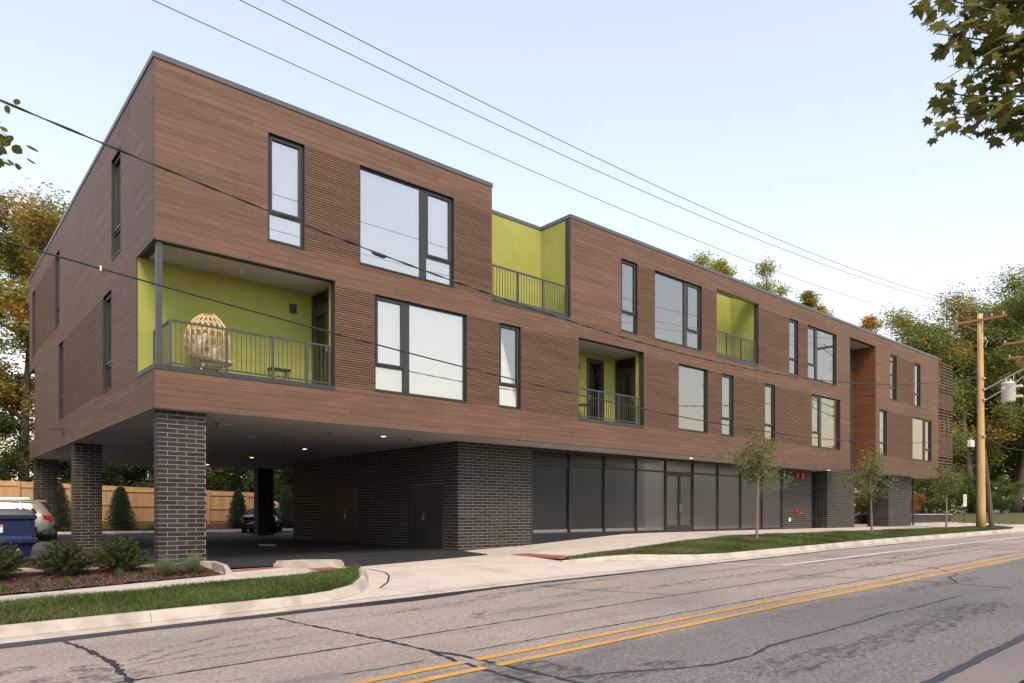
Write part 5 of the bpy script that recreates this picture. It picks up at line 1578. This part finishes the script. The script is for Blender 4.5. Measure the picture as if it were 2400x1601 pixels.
# ------------------------------------------------------------------ cedar fence
FY = 28.2
fz = lambda x: lerp(1.70, 1.40, (x + .2) / 10.4)
fe = empty('cedar_fence', (5, FY, -.62), 'tall cedar board fence along the back of the parking lot', 'fence')
x = -14.; rg = random.Random(8); k = 0
while x < 13.6:
    w = .138
    piece('board', 'cedar', fe, x, x + w, FY - .012 + rg.uniform(-.003, .003), FY + .010, -.60, fz(x) + rg.uniform(-.008, .008)); x += w + .004
for a in np.arange(-14, 13.6, 2.4):
    b = min(a + 2.4, 13.6); zm = fz((a + b) / 2)
    piece('rail', 'cedar', fe, a, b - .004, FY - .055, FY - .0135, zm - .28, zm - .19); piece('rail', 'cedar', fe, a, b - .004, FY - .055, FY - .0135, zm - 1.12, zm - 1.03); piece('rail', 'cedar', fe, a, b - .004, FY - .055, FY - .0135, -.48, -.40)
    piece('post', 'cedar', fe, a + .01, a + .11, FY - .155, FY - .056, -.75, zm + .06)

# ------------------------------------------------------------------ houses behind
def house(name, x0, x1, y0, y1, z0, zw, zt, wall, roofm, label, wins, siding=True):
    root = empty(name, ((x0 + x1) / 2, y0, z0), label, 'house', 'houses behind the fence')
    ym = (x0 + x1) / 2
    w = MB().box(x0, x1, y0, y1, z0, zw); w.add([(x0, y0, zw), (x1, y0, zw), (ym, y0, zt), (x0, y1, zw), (x1, y1, zw), (ym, y1, zt)], [(0, 1, 2), (3, 5, 4)])
    wo = w.build('wall', wall, root)
    if siding:
        s = MB(); z = z0
        while z < zt - .15:
            hw = (x1 - x0) / 2 if z < zw else (x1 - x0) / 2 * (zt - z - .12) / (zt - zw)
            if hw > .1: s.add([(ym - hw, y0 - .028, z), (ym + hw, y0 - .028, z), (ym + hw, y0 - .004, z + .13), (ym - hw, y0 - .004, z + .13), (ym - hw, y0, z), (ym + hw, y0, z)], [(0, 1, 2, 3), (0, 4, 5, 1)])
            z += .13
        so = s.build('siding', wall, wo); so['kind'] = 'stuff'
    r = MB(); o_ = .35; dz = (zt - zw) / ((x1 - x0) / 2) * o_
    r.add([(x0 - o_, y0 - o_, zw - dz), (ym, y0 - o_, zt), (x1 + o_, y0 - o_, zw - dz), (x0 - o_, y1 + o_, zw - dz), (ym, y1 + o_, zt), (x1 + o_, y1 + o_, zw - dz)], [(0, 1, 4, 3), (1, 2, 5, 4)])
    r.add([(x0 - o_, y0 - o_, zw - dz + .14), (ym, y0 - o_, zt + .16), (x1 + o_, y0 - o_, zw - dz + .14), (x0 - o_, y1 + o_, zw - dz + .14), (ym, y1 + o_, zt + .16), (x1 + o_, y1 + o_, zw - dz + .14)], [(0, 1, 4, 3), (1, 2, 5, 4)])
    ro = r.build('roof', roofm, root)
    t = MB()
    for sx in (-1, 1):
        xe = x0 - o_ if sx < 0 else x1 + o_
        t.add([(xe, y0 - o_ - .03, zw - dz - .05), (ym, y0 - o_ - .03, zt - .05), (ym, y0 - o_ - .03, zt + .18), (xe, y0 - o_ - .03, zw - dz + .18)], [(0, 1, 2, 3) if sx < 0 else (3, 2, 1, 0)])
    t.build('barge_board', 'white_trim', ro)
    for a, b, c, d in wins:
        f = MB(); e = .10
        f.box(a - e, a, y0 - .06, y0 + .02, c - e, d + e); f.box(b, b + e, y0 - .06, y0 + .02, c - e, d + e); f.box(a, b, y0 - .06, y0 + .02, d, d + e); f.box(a, b, y0 - .07, y0 + .02, c - e, c); f.box((a + b) / 2 - .02, (a + b) / 2 + .02, y0 - .05, y0 - .031, c, d)
        fo = f.build('window', 'white_trim', root); MB().box(a, b, y0 - .04, y0 - .032, c, d).build('pane', 'car_glass', fo)
    for xx in (x0, x1 - .14): MB().box(xx, xx + .14, y0 - .05, y0, z0, zw).build('corner_board', 'white_trim', root)
    return root
house('grey_house', 7.9, 16.5, 41, 50, -.6, 5.6, 9.2, 'siding', 'shingle', 'dark grey sided house with white trim behind the fence', [(8.6, 9.7, 2.6, 4.2), (12.4, 13.4, 2.6, 4.2)])
hh = bpy.data.objects['grey_house']
mb = MB(); mb.add([(10.0, 38.4, 2.0), (17.2, 38.4, 1.2), (17.2, 40.95, 2.5), (10.0, 40.95, 3.3)], [(0, 1, 2, 3)]); mb.box(9.9, 17.3, 38.3, 38.45, 1.05, 1.22)
mb.build('porch_roof', 'shingle', hh)
mb = MB(); mb.box(13.35, 13.6, 38.24, 38.3, 1.80, 2.05); mb.build('lamp_plate', 'white_trim', hh)
house('tan_house', -16, -4.6, 48, 58, -.6, 2.0, 5.6, 'tan_wall', 'shingle_tan', 'low tan house with brown roof beyond the left fence', [(-9, -8, .4, 1.5)], False)

# ------------------------------------------------------------------ cars
def car(x, y, z, rz, paint, label, suv):
    root = empty('parked_car', (x, y, z), label, 'car', 'cars in the parking lot')
    L, Wd, H = (4.6, 1.86, 1.70) if suv else (4.7, 1.83, 1.44)
    # stations from tail (x=0) to nose (x=-L): (x, sill z, belt z, half width at belt, roof z, half width at roof)
    if suv: stn = [(.02, .58, .98, .70, 1.00, .60), (-.06, .40, 1.06, .84, 1.12, .66), (-.20, .34, 1.10, .90, 1.36, .62), (-.42, .32, 1.10, .92, 1.60, .62), (-.75, .31, 1.09, .93, 1.67, .64), (-1.5, .30, 1.07, .93, 1.70, .65), (-2.3, .30, 1.05, .93, 1.68, .64), (-2.95, .30, 1.03, .93, 1.52, .62), (-3.45, .30, 1.02, .92, 1.14, .68), (-3.9, .31, .98, .90, 1.05, .66), (-4.35, .34, .88, .84, .93, .60), (-4.56, .42, .74, .70, .78, .5)]
    else: stn = [(.02, .52, .88, .72, .92, .60), (-.10, .38, .98, .84, 1.02, .68), (-.45, .30, 1.00, .89, 1.04, .72), (-.75, .28, .99, .91, 1.12, .66), (-1.3, .27, .97, .915, 1.37, .56), (-1.9, .27, .95, .915, 1.44, .56), (-2.5, .27, .94, .915, 1.42, .56), (-3.1, .27, .93, .91, 1.14, .62), (-3.45, .28, .91, .90, .98, .66), (-4.1, .30, .84, .87, .90, .62), (-4.5, .34, .74, .80, .80, .55), (-4.68, .42, .64, .66, .68, .5)]
    m = MB(); ring = []
    for (sx, s0, sb, hw, zr_, hr) in stn:
        half = [(hw * .86, s0), (hw * .98, s0 + .12), (hw, (s0 + sb) / 2), (hw * .985, sb - .04), (hw * .955, sb), (lerp(hw, hr, .62), lerp(sb, zr_, .72)), (hr, zr_ - .03), (hr * .7, zr_), (0, zr_ + .012)]
        pts = half + [(-a, b) for a, b in half[-2::-1]]
        ring.append([(sx, a, b) for a, b in pts])
    n = len(ring[0]); vs_ = [p for r in ring for p in r]
    fs = [(i*n+k, i*n+k+1, (i+1)*n+k+1, (i+1)*n+k) for i in range(len(ring)-1) for k in range(n-1)]
    fs += [(i*n, (i+1)*n, (i+1)*n+n-1, i*n+n-1) for i in range(len(ring)-1)]
    fs += [tuple(range(n)), tuple(range((len(ring)-1)*n, len(ring)*n))[::-1]]
    m.add(vs_, fs)
    def add(mb, nm, mat, par=root, smooth=False):
        me = bpy.data.meshes.new(nm); me.from_pydata(mb.v, [], mb.f); me.materials.append(M[mat])
        if smooth: me.polygons.foreach_set('use_smooth', [True] * len(me.polygons))
        me.update(); o = bpy.data.objects.new(nm, me); COL.objects.link(o); o.parent = par
        return o
    body = add(m, 'body', paint, smooth=True)
    S = np.array(stn)
    def sec(sx):
        xs_ = -S[:, 0]; return [float(np.interp(-sx, xs_, S[:, k])) for k in range(1, 6)]
    def side_pt(sx, t, sgn, off=.012):
        s0, sb, hw, zr_, hr = sec(sx); b = (hw * .955, sb); c = (lerp(hw, hr, .62), lerp(sb, zr_, .72)); d = (hr, zr_ - .03)
        if t < .72: q = (lerp(b[0], c[0], t / .72), lerp(b[1], c[1], t / .72))
        else: q = (lerp(c[0], d[0], (t - .72) / .28), lerp(c[1], d[1], (t - .72) / .28))
        return (sx, sgn * (q[0] + off), q[1])
    # side glass
    for sgn in (-1, 1):
        for (a0, a1, sl) in (((-.52, -1.05, .30), (-1.10, -1.95, 0), (-2.02, -2.95, -.0)) if suv else ((-1.05, -1.85, .25), (-1.92, -2.75, 0))):
            g = MB(); rows = []
            for k in range(5):
                u = k / 4; sx = lerp(a0, a1, u); t1 = .86 if not (sl and k == 0) else .45
                rows.append((side_pt(sx, .06, sgn), side_pt(sx - (.12 if sl and k == 0 else 0), t1, sgn)))
            g.add([p for r in rows for p in r], [(2*k, 2*k+2, 2*k+3, 2*k+1) for k in range(4)]); add(g, 'side_window', 'car_glass')
            ch = MB(); ch.tube([r[0] for r in rows] + [r[1] for r in rows[::-1]] + [rows[0][0]], .009, 4, cap=False); add(ch, 'window_trim', 'chrome' if suv else 'car_trim')
    # rear glass
    z0, z1, xa, xb, w0, w1 = (1.13, 1.56, -.055, -.36, .66, .58) if suv else (1.05, 1.36, -.56, -1.26, .66, .52)
    g = MB().add([(xa + .012, -w0, z0), (xa + .012, w0, z0), (xb + .012, w1, z1 + .012), (xb + .012, -w1, z1 + .012)], [(0, 1, 2, 3)]) 
    g = MB(); g.add([(xa + .03, -w0, z0), (xa + .03, w0, z0), (xb + .03, w1, z1 + .02), (xb + .03, -w1, z1 + .02)], [(0, 1, 2, 3)]); add(g, 'rear_window', 'car_glass')
    if suv:
        sp_ = MB(); sp_.box(-.62, -.24, -.60, .60, 1.60, 1.655); add(sp_, 'spoiler', paint)
        for sgn in (-1, 1): rr = MB(); rr.tube([(-.5, sgn * .60, 1.66), (-.8, sgn * .62, 1.73), (-2.6, sgn * .62, 1.72), (-2.8, sgn * .6, 1.66)], .016, 6); add(rr, 'roof_rail', 'chrome')
    for sgn in (-1, 1):
        zl_ = .86 if suv else .74
        t = MB(); hw = .84 if suv else .82
        t.add([(.035, sgn * .42, zl_ + .05), (.030, sgn * .44, zl_ + .17), (-.03, sgn * (hw + .02), zl_ + .20), (-.36, sgn * (hw + .085), zl_ + .20), (-.30, sgn * (hw + .095), zl_ + .06), (-.04, sgn * (hw + .03), zl_ - .02)], [(0, 1, 2, 5) if sgn > 0 else (5, 2, 1, 0), (2, 3, 4, 5) if sgn > 0 else (5, 4, 3, 2)])
        add(t, 'tail_light', 'tail_light')
        r_ = MB(); r_.box(.03, .045, sgn * .55 - .12, sgn * .55 + .12, .42, .46); add(r_, 'reflector', 'tail_light')
    bp = MB(); bp.box(-.10, .07, -.82, .82, .30, .52); bp.box(-.35, -.10, -.93, .93, .30, .48); add(bp, 'bumper', 'car_trim')
    pl_ = MB(); pl_.box(.03, .052, -.16, .16, .66 if suv else .58, .76 if suv else .68); add(pl_, 'number_plate', 'label_white')
    rad = .36 if suv else .33
    for sx in (-.95, -3.65):
        for sgn in (-1, 1):
            yy = sgn * (.83 if suv else .81)
            def disc(r0, r1, ya, yb):
                mb = MB(); n_ = 24; pts = []
                for q in range(n_):
                    a = 2 * math.pi * q / n_
                    for (rr, yv) in ((r0, ya), (r1, ya), (r1, yb), (r0, yb)): pts.append((sx + rr * math.cos(a), yv, rad + rr * math.sin(a)))
                mb.add(pts, [(q*4+k, ((q+1) % n_)*4+k, ((q+1) % n_)*4+(k+1) % 4, q*4+(k+1) % 4) for q in range(n_) for k in range(4)])
                return mb
            wh = add(disc(rad * .62, rad, yy - .11, yy + .11), 'wheel', 'tyre', smooth=False)
            add(disc(.02, rad * .64, yy + sgn * .06 - .01, yy + sgn * .06 + .01), 'rim', 'chrome', wh)
            ar_ = disc(rad * 1.0, rad * 1.16, yy + sgn * .09, yy + sgn * .125); add(ar_, 'wheel_arch', 'car_trim')
    root.rotation_euler = (0, 0, rz)
    return root
car(.55, 17.6, zlot(0, 17), R(-9), 'car_silver', 'silver SUV with chrome window trim parked behind the blue dumpster', True)
car(10.75, 22.0, zlot(11, 22), R(-118), 'car_black', 'black sedan parked half behind the black column', False)
car(14.2, 22.6, zlot(13, 22), R(-118), 'car_black', 'black sedan mostly hidden behind the dark brick wall', False)

# ------------------------------------------------------------------ dumpster
def dumpster():
    x0, x1, y0, y1, zb = -3.72, -1.78, 3.2, 4.6, zlot(-2.5, 3.5) + .003
    root = empty('dumpster', ((x0 + x1) / 2, (y0 + y1) / 2, zb), 'dark blue steel dumpster with grey lid behind the shrubs', 'dumpster')
    b = MB()
    prof = [(.16, .10), (.42, .06), (.50, -.04), (.58, -.04), (.66, .03), (1.02, .03), (1.06, -.02), (1.14, -.02)]
    vs_ = []
    for z, i in prof: vs_ += [(x0 + i, y0 + i, zb + z), (x1 - i, y0 + i, zb + z), (x1 - i, y1 - i, zb + z), (x0 + i, y1 - i, zb + z)]
    fs = [(k*4+j, k*4+(j+1) % 4, (k+1)*4+(j+1) % 4, (k+1)*4+j) for k in range(len(prof)-1) for j in range(4)] + [(3, 2, 1, 0)]
    b.add(vs_, fs); b.build('body', 'dumpster_blue', root)
    rb = MB()
    for x in (x0 + .05, (x0 + x1) / 2, x1 - .05): rb.box(x - .03, x + .03, y0 - .02, y0 + .03, zb + .66, zb + 1.03)
    rb.box(x1 - .02, x1 + .06, y0 + .25, y1 - .25, zb + .70, zb + .86); rb.build('rib', 'dumpster_blue', root)
    ld = MB(); n = 10; w = x1 - x0
    for a, c in ((x0, (x0 + x1) / 2 - .01), ((x0 + x1) / 2 + .01, x1)):
        pts = []
        for k in range(n + 1):
            u = k / n; h = .15 * math.sin(math.pi * (.08 + .84 * u)) ** .7
            x = lerp(a, c, u); pts += [(x, y0 - .03, zb + 1.14), (x, y0 - .03, zb + 1.14 + h * .55), (x, y0 + .5, zb + 1.16 + h), (x, y1, zb + 1.16 + h)]
        m2 = MB(); m2.add(pts, [(k*4+j, (k+1)*4+j, (k+1)*4+j+1, k*4+j+1) for k in range(n) for j in range(3)] + [(0, 1, 2, 3), (4*n+3, 4*n+2, 4*n+1, 4*n)])
        m2.build('lid', 'dumpster_lid', root, True)
    s = MB().box(x0 + .62, x0 + 1.30, y0 + .024, y0 + .029, zb + .74, zb + .92).build('warning_label', 'label_white', root)
    MB().box(x0 + .63, x0 + .94, y0 + .0225, y0 + .0238, zb + .875, zb + .91).build('red_bar', 'label_red', s); MB().box(x0 + .97, x0 + 1.29, y0 + .0225, y0 + .0238, zb + .875, zb + .91).build('red_bar', 'label_red', s)
    for x in (x0 + .95, x1 - .35):
        d = MB(); zc = zb + .32; dy = y0 + .06; r = .055
        d.add([(x - r, dy + .004, zc), (x, dy + .012, zc - r), (x + r, dy + .004, zc), (x, dy - .004, zc + r)], [(0, 1, 2, 3)]); d.build('reflector_diamond', 'label_white', root)
    for x in (x0 + .25, x1 - .25):
        for y in (y0 + .25, y1 - .25):
            c = MB(); pts = [(x + .085 * math.cos(a), zb + .085 + .085 * math.sin(a)) for a in np.linspace(0, 2 * math.pi, 14, endpoint=False)]
            c.add([(p, y - .025, q) for p, q in pts] + [(p, y + .025, q) for p, q in pts], [tuple(range(14))[::-1], tuple(range(14, 28))] + [(i, (i+1) % 14, 14 + (i+1) % 14, 14 + i) for i in range(14)])
            c.box(x - .03, x + .03, y - .04, y + .04, zb + .10, zb + .18); c.build('caster', 'tyre', root)
dumpster()

# ------------------------------------------------------------------ low garden wall, sign, posts
gw = empty('garden_wall', (47, 2.6, -.8), 'low dark brick garden wall with pale stone cap at the right end', 'wall')
m = MB().box(37.7, 57.6, 2.6, 2.9, -.85, -.10); mo = m.build('mortar_core', 'mortar', gw)
st2 = MB(); bricks(st2, 'x', 2.6, -1, 37.7, 57.6, -.85, -.10); o = st2.build('brick', 'brick', gw); o['kind'] = 'stuff'
x = 37.6
while x < 57.6:
    piece('cap_stone', 'concrete', gw, x, min(x + 1.2, 57.75) - .006, 2.54, 2.96, -.10, -.045); x += 1.2
ft = MB().box(37.7, 58.5, 1.95, 2.55, -.95, -.66).build('stone_step', 'concrete', gw)
sg = empty('notice_sign', (56.0, 1.2, -.8), 'small white notice sign on a green post by the garden wall', 'sign')
MB().box(55.95, 56.05, 1.17, 1.23, -.95, .55).build('post', 'sign_green', sg)
sp2 = MB().box(55.70, 56.30, 1.13, 1.165, .52, 1.42).build('sign_panel', 'white_trim', sg)
for k in range(4): MB().box(55.78, 56.22 - .1 * (k % 2), 1.124, 1.129, 1.26 - k * .16, 1.30 - k * .16).build('print_line', 'interior_dark' if k % 2 else 'label_red', sp2)
pp = empty('steel_post', (46.2, 1.2, -.8), 'dark slim post under the raised right end of building', 'post')
MB().tube([(46.2, 1.2, -.85), (46.2, 1.2, SOF - .015)], .06, 10).build('shaft', 'metal_dark', pp)
MB().box(46.08, 46.32, 1.08, 1.32, -.85, -.77).build('base_plate', 'metal_dark', pp)
bl = MB().lathe((55.2, 3.6, -.75), [(.16, 0), (.16, 1.05), (.12, 1.12), (.04, 1.14)], 14).build('bollard', 'metal_dark')
tag(bl, 'short dark bollard behind the right end of garden wall', 'bollard')

# ------------------------------------------------------------------ utility poles and wires
def pole(x, y, z0, z1, lean, r0, r1, label):
    root = empty('utility_pole', (x, y, z0), label, 'utility pole')
    n = 9
    MB().tube([(x + lean * k / (n-1), y, lerp(z0 - .5, z1, k / (n-1))) for k in range(n)], [lerp(r0, r1, k / (n-1)) for k in range(n)], 18).build('shaft', 'pole_wood', root, True)
    return root
PX, PY = 41.8, -3.95
up = pole(PX, PY, -.85, 11.15, -.28, .215, .135, 'tall tan wooden utility pole at the end of the right grass strip')
xt = PX - .27
ca = MB(); ca.box(xt - .22, xt - .11, PY - 1.3, PY + 1.25, 10.72, 10.85); cao = ca.build('crossarm', 'arm_wood', up)
for s in (-1, 1): MB().tube([(xt - .16, PY + s * .75, 10.72), (xt - .13, PY + s * .10, 10.15)], .02, 6).build('arm_brace', 'arm_wood', up)
for y in (PY - 1.15, PY - .6, PY + 1.15): MB().lathe((xt - .165, y, 10.85), [(.02, 0), (.02, .06), (.05, .07), (.035, .11), (.05, .12), (.03, .16), (.02, .17)], 10).build('insulator', 'porcelain', up)
for z, s in ((9.75, .5), (7.55, .3), (6.95, .2), (6.35, .2), (4.3, .3)):
    MB().box(xt - .06, xt + .35 * s + .1, PY - .22, PY - .12, z - .04, z + .04).build('bolt_bracket', 'steel', up)
for pts in ([(xt - .2, PY - .15, 9.8), (xt - .3, PY - .25, 9.5), (xt - .16, PY - .2, 9.2)], [(xt + .1, PY - .2, 9.9), (xt + .2, PY - .3, 9.6), (xt + .1, PY - .22, 9.3)]):
    MB().tube(pts, .015, 5).build('jumper_wire', 'steel', up)
MB().tube([(PX - .13, PY + .19, 5.0), (PX - .02, PY + .24, 2.0), (PX + .0, PY + .25, -.85)], .035, 8).build('conduit', 'wire_grey', up)
MB().tube([(PX - .20, PY + .17, 5.6), (PX - .25, PY + .15, 8.4)], .03, 8).build('conduit', 'wire_grey', up)
# lamp bracket reaching over the road
arm = MB(); arm.tube([(xt, PY - .15, 6.85), (xt + .1, PY - 1.6, 7.6), (xt + .2, PY - 3.2, 8.35), (xt + .2, PY - 3.9, 8.55)], .035, 8); arm.tube([(xt, PY - .15, 6.25), (xt + .1, PY - 1.5, 7.0), (xt + .2, PY - 3.0, 8.15)], .03, 8); arm.tube([(xt + .1, PY - 1.55, 7.55), (xt + .1, PY - 1.55, 7.05)], .02, 6)
ao = arm.build('lamp_bracket', 'steel', up)
hd = MB(); hd.prism([(xt + .10, PY - 3.8), (xt + .30, PY - 3.8), (xt + .34, PY - 4.5), (xt + .06, PY - 4.5)], 8.46, 8.60); hd.build('lamp_head', 'metal_grey', ao)
stub = empty('brace_pole', (PX + .62, PY - .35, -.85), 'short weathered wooden stub pole leaning on the utility pole', 'pole')
MB().tube([(PX + .62, PY - .35, -1.1), (PX + .35, PY - .2, 1.6), (PX + .12, PY - .08, 3.6)], [.14, .12, .10], 12).build('shaft', 'bark', stub)
p2 = pole(50.85, -4.0, -.9, 12.0, 0, .20, .14, 'second utility pole with a grey transformer at the right edge')
for z, l in ((11.0, 1.25), (10.03, .95)):
    MB().box(50.15, 50.26, -4 - l, -4 + l * 1.0, z - .06, z + .06).build('crossarm', 'arm_wood', p2)
    for s in (-1, 1): MB().tube([(50.2, -4 + s * l * .62, z - .06), (50.24, -4 + s * .1, z - .5)], .02, 6).build('arm_brace', 'arm_wood', p2)
    for s in (-.9, .9): MB().lathe((50.2, -4 + s * l, z + .06), [(.02, 0), (.02, .06), (.05, .07), (.035, .11), (.05, .12), (.02, .17)], 10).build('insulator', 'porcelain', p2)
tf = empty('transformer', (49.9, -3.15, 7.25), 'pale grey can transformer hung on the second pole', 'transformer')
MB().lathe((49.9, -3.15, 7.2), [(.36, 0), (.40, .05), (.40, 1.12), (.42, 1.14), (.42, 1.19), (.34, 1.25)], 24).build('tank', 'transformer_grey', tf, True)
for dx, dy in ((-.12, .1), (.15, -.08)): MB().lathe((49.9 + dx, -3.15 + dy, 8.44), [(.05, 0), (.05, .06), (.08, .08), (.05, .11), (.08, .14), (.05, .17), (.07, .2), (.03, .25)], 10).build('bushing', 'porcelain', tf)
bk2 = MB(); bk2.box(49.9, 50.3, -3.85, -3.5, 7.45, 7.58); bk2.box(49.9, 50.3, -3.85, -3.5, 8.1, 8.23); bk2.box(49.45, 49.55, -3.05, -2.9, 8.0, 8.12); bk2.build('bracket', 'transformer_grey', tf)
p3 = pole(-19.5, -4.0, -1.95, 10.6, 0, .19, .13, 'wooden utility pole beyond the left edge carrying the wires')
MB().box(-19.7, -19.59, -5.25, -2.75, 10.1, 10.24).build('crossarm', 'arm_wood', p3)

def curve(pts, n=70):
    """smooth wire through the given points"""
    P = np.array(pts, float); x = P[:, 0]
    c = np.polyfit((x - 12) / 30, P[:, 2], 4)
    xs_ = np.linspace(x[0], x[-1], n); zz = np.polyval(c, (xs_ - 12) / 30)
    yy = np.interp(xs_, x, P[:, 1])
    zi = np.interp(xs_, x, P[:, 2])
    w = np.clip(np.minimum(xs_ - x[0], x[-1] - xs_) / 3, 0, 1)
    zz = zz * w + zi * (1 - w)
    return [tuple(q) for q in np.stack([xs_, yy, zz], 1)]
def wire(name, pts, r, mat, label, group, twist=0):
    c = curve(pts, 120)
    root = empty(name, c[0], label, 'cable', group)
    MB().tube(c, r, 6).build('strand', mat, root, True)
    if twist:
        for ph in (0, math.pi):
            c2 = []
            for i, p in enumerate(curve(pts, 500)):
                a = i * .55 + ph; c2.append((p[0], p[1] + math.cos(a) * twist, p[2] + math.sin(a) * twist))
            MB().tube(c2, r * .75, 5).build('strand', mat, root, True)
    return root
c1 = [(-19.4, -4, 9.0), (-3.1, -4, 6.17), (-1, -4, 5.87), (1, -4, 5.62), (2.86, -4, 5.43), (5.2, -4, 5.2), (8.9, -4, 4.98), (11.9, -4, 4.86), (18.1, -4, 4.95), (24, -4, 5.24), (30, -4, 5.85), (35, -4, 6.5), (41.4, -4, 7.6)]
wire('overhead_cable', c1, .011, 'wire', 'thick twisted cable sagging from upper left to the utility pole', 'overhead cables', .013)
c2 = [(-19.4, -4, 6.2), (-3.1, -4, 4.09), (-1, -4, 3.86), (1.8, -4, 3.61), (4.2, -4, 3.41), (11.2, -4, 3.0), (13.6, -4, 2.94), (18.8, -4, 2.87), (27.7, -4, 3.07), (35, -4, 3.55), (41.5, -4, 4.35)]
wire('overhead_cable', c2, .015, 'wire', 'lower black cable crossing the facade to the utility pole', 'overhead cables', 0)
w0 = [(-19.5, -2.8, 10.3), (-.8, -2.9, 9.32), (7.2, -2.9, 9.25), (17.1, -2.9, 9.18), (39.6, -2.85, 10.8), (41.4, -2.8, 10.97)]
wire('power_line', w0, .0075, 'wire', 'lowest of the three thin power lines against the sky', 'thin power lines')
w1 = [(-19.5, -4.4, 10.3), (.1, -4.5, 8.86), (6, -4.5, 9.0), (16.2, -4.5, 8.92), (36.5, -4.55, 10.5), (41.4, -4.55, 10.97)]
wire('power_line', w1, .0075, 'wire', 'middle of the three thin power lines against the sky', 'thin power lines')
w2 = [(-19.5, -5.1, 10.3), (.56, -5.1, 8.76), (5.43, -5.1, 8.92), (15.2, -5.1, 8.76), (34.9, -5.1, 10.25), (41.4, -5.1, 10.97)]
wire('power_line', w2, .0075, 'wire', 'topmost of the three thin power lines against the sky', 'thin power lines')
for a, b, l in (((41.5, -2.8, 10.97), (50.2, -3.1, 11.15), 'thin wire from left crossarm end to second pole'), ((41.5, -5.1, 10.97), (50.2, -4.9, 11.15), 'thin wire from right crossarm end to second pole'), ((41.6, -4.1, 7.5), (50.2, -4.0, 5.6), 'thin wire slanting down between the two poles'), ((41.7, -4.1, 4.3), (50.2, -4.1, 4.0), 'lower cable running on between the two poles')):
    mid = tuple((p + q) / 2 - (.25 if i == 2 else 0) for i, (p, q) in enumerate(zip(a, b)))
    o = MB().tube([a, tuple(lerp(p, q, .5) for p, q in zip(a, mid)), mid, tuple(lerp(p, q, .5) for p, q in zip(mid, b)), b], .010, 5).build('power_line', 'wire_grey', None, True)
    tag(o, l, 'cable', 'wires between the two poles')
# splices and the little box on the cables
for x, y, z, l, m_ in ((2.65, -4, 5.47, 'upper black splice on the thick cable', 'wire'), (3.3, -4, 5.36, 'lower black splice on the thick cable', 'wire')):
    o = MB().tube([(x - .16, y, z + .012), (x - .1, y, z + .01), (x + .1, y, z - .012), (x + .16, y, z - .018)], [.015, .035, .035, .015], 8).build('cable_splice', m_); tag(o, l, 'cable splice', 'splices on the thick cable')
o = MB().box(-1.79, -1.765, -4.03, -3.97, 3.90, 3.975).build('cable_tag', 'white_paint'); tag(o, 'small white tag on the lower cable at left', 'cable tag')
o = MB().box(39.55, 40.15, -4.08, -3.92, 3.62, 3.98); o.tube([(39.7, -4, 3.95), (39.7, -4, 4.12)], .015, 5); o.tube([(40.0, -4, 3.95), (40.0, -4, 4.16)], .015, 5)
o = o.build('junction_box', 'transformer_grey'); tag(o, 'pale box hung on the lower cable beside the pole', 'junction box')

# ------------------------------------------------------------------ fallen leaves
rg = np.random.default_rng(12)
def scatter(name, n, fx, label, size=.045):
    V = []
    for i in range(n):
        x, y, z = fx(rg); a = rg.uniform(0, 6.28); s = size * rg.uniform(.6, 1.2); t = rg.normal(0, .35)
        c, d = math.cos(a), math.sin(a)
        for u, v in ((-1, 0), (0, .6), (1, 0), (0, -.6)):
            V.append((x + (c * u - d * v) * s, y + (d * u + c * v) * s, z + .012 + abs(t * v) * s))
    o = link(name, np_mesh(name, np.array(V), np.arange(4 * n).reshape(n, 4), 'fallen_leaf')); tag(o, label, 'leaves', kind='stuff')
def on_r(r):
    x = r.uniform(13, 42) if r.random() < .5 else r.normal(24.5, 2.2); v = r.random(); p = pl_r(x, v); return (p[0], p[1], p[2] + .05)
def on_l(r):
    x = r.uniform(-6, 3); p = pl_l(x, r.random()); return (p[0], p[1], p[2] + .05)
scatter('fallen_leaves', 70, on_r, 'pale fallen leaves on the right grass strip', .06)
scatter('fallen_leaves', 14, on_l, 'few pale fallen leaves on the left grass strip')
def on_lot(r):
    x = r.uniform(2.5, 9); y = r.uniform(-.5, 7); return (x, y, zlot(x, y))
scatter('fallen_leaves', 26, on_lot, 'pale leaf litter on the dark lot entrance', .03)
def on_bed(r):
    x = r.uniform(-4, 1); y = r.uniform(-1.5, .2); return (x, y, zbed(x, y))
scatter('fallen_leaves', 22, on_bed, 'dry leaves lying on the mulch bed', .03)
def on_road(r):
    x = r.uniform(-4, 14); y = r.uniform(-5.9, -5.3) if r.random() < .7 else r.uniform(-10, -6); return (x, y, zapron(x, y))
scatter('fallen_leaves', 40, on_road, 'small bits of leaf litter along the gutter', .02)
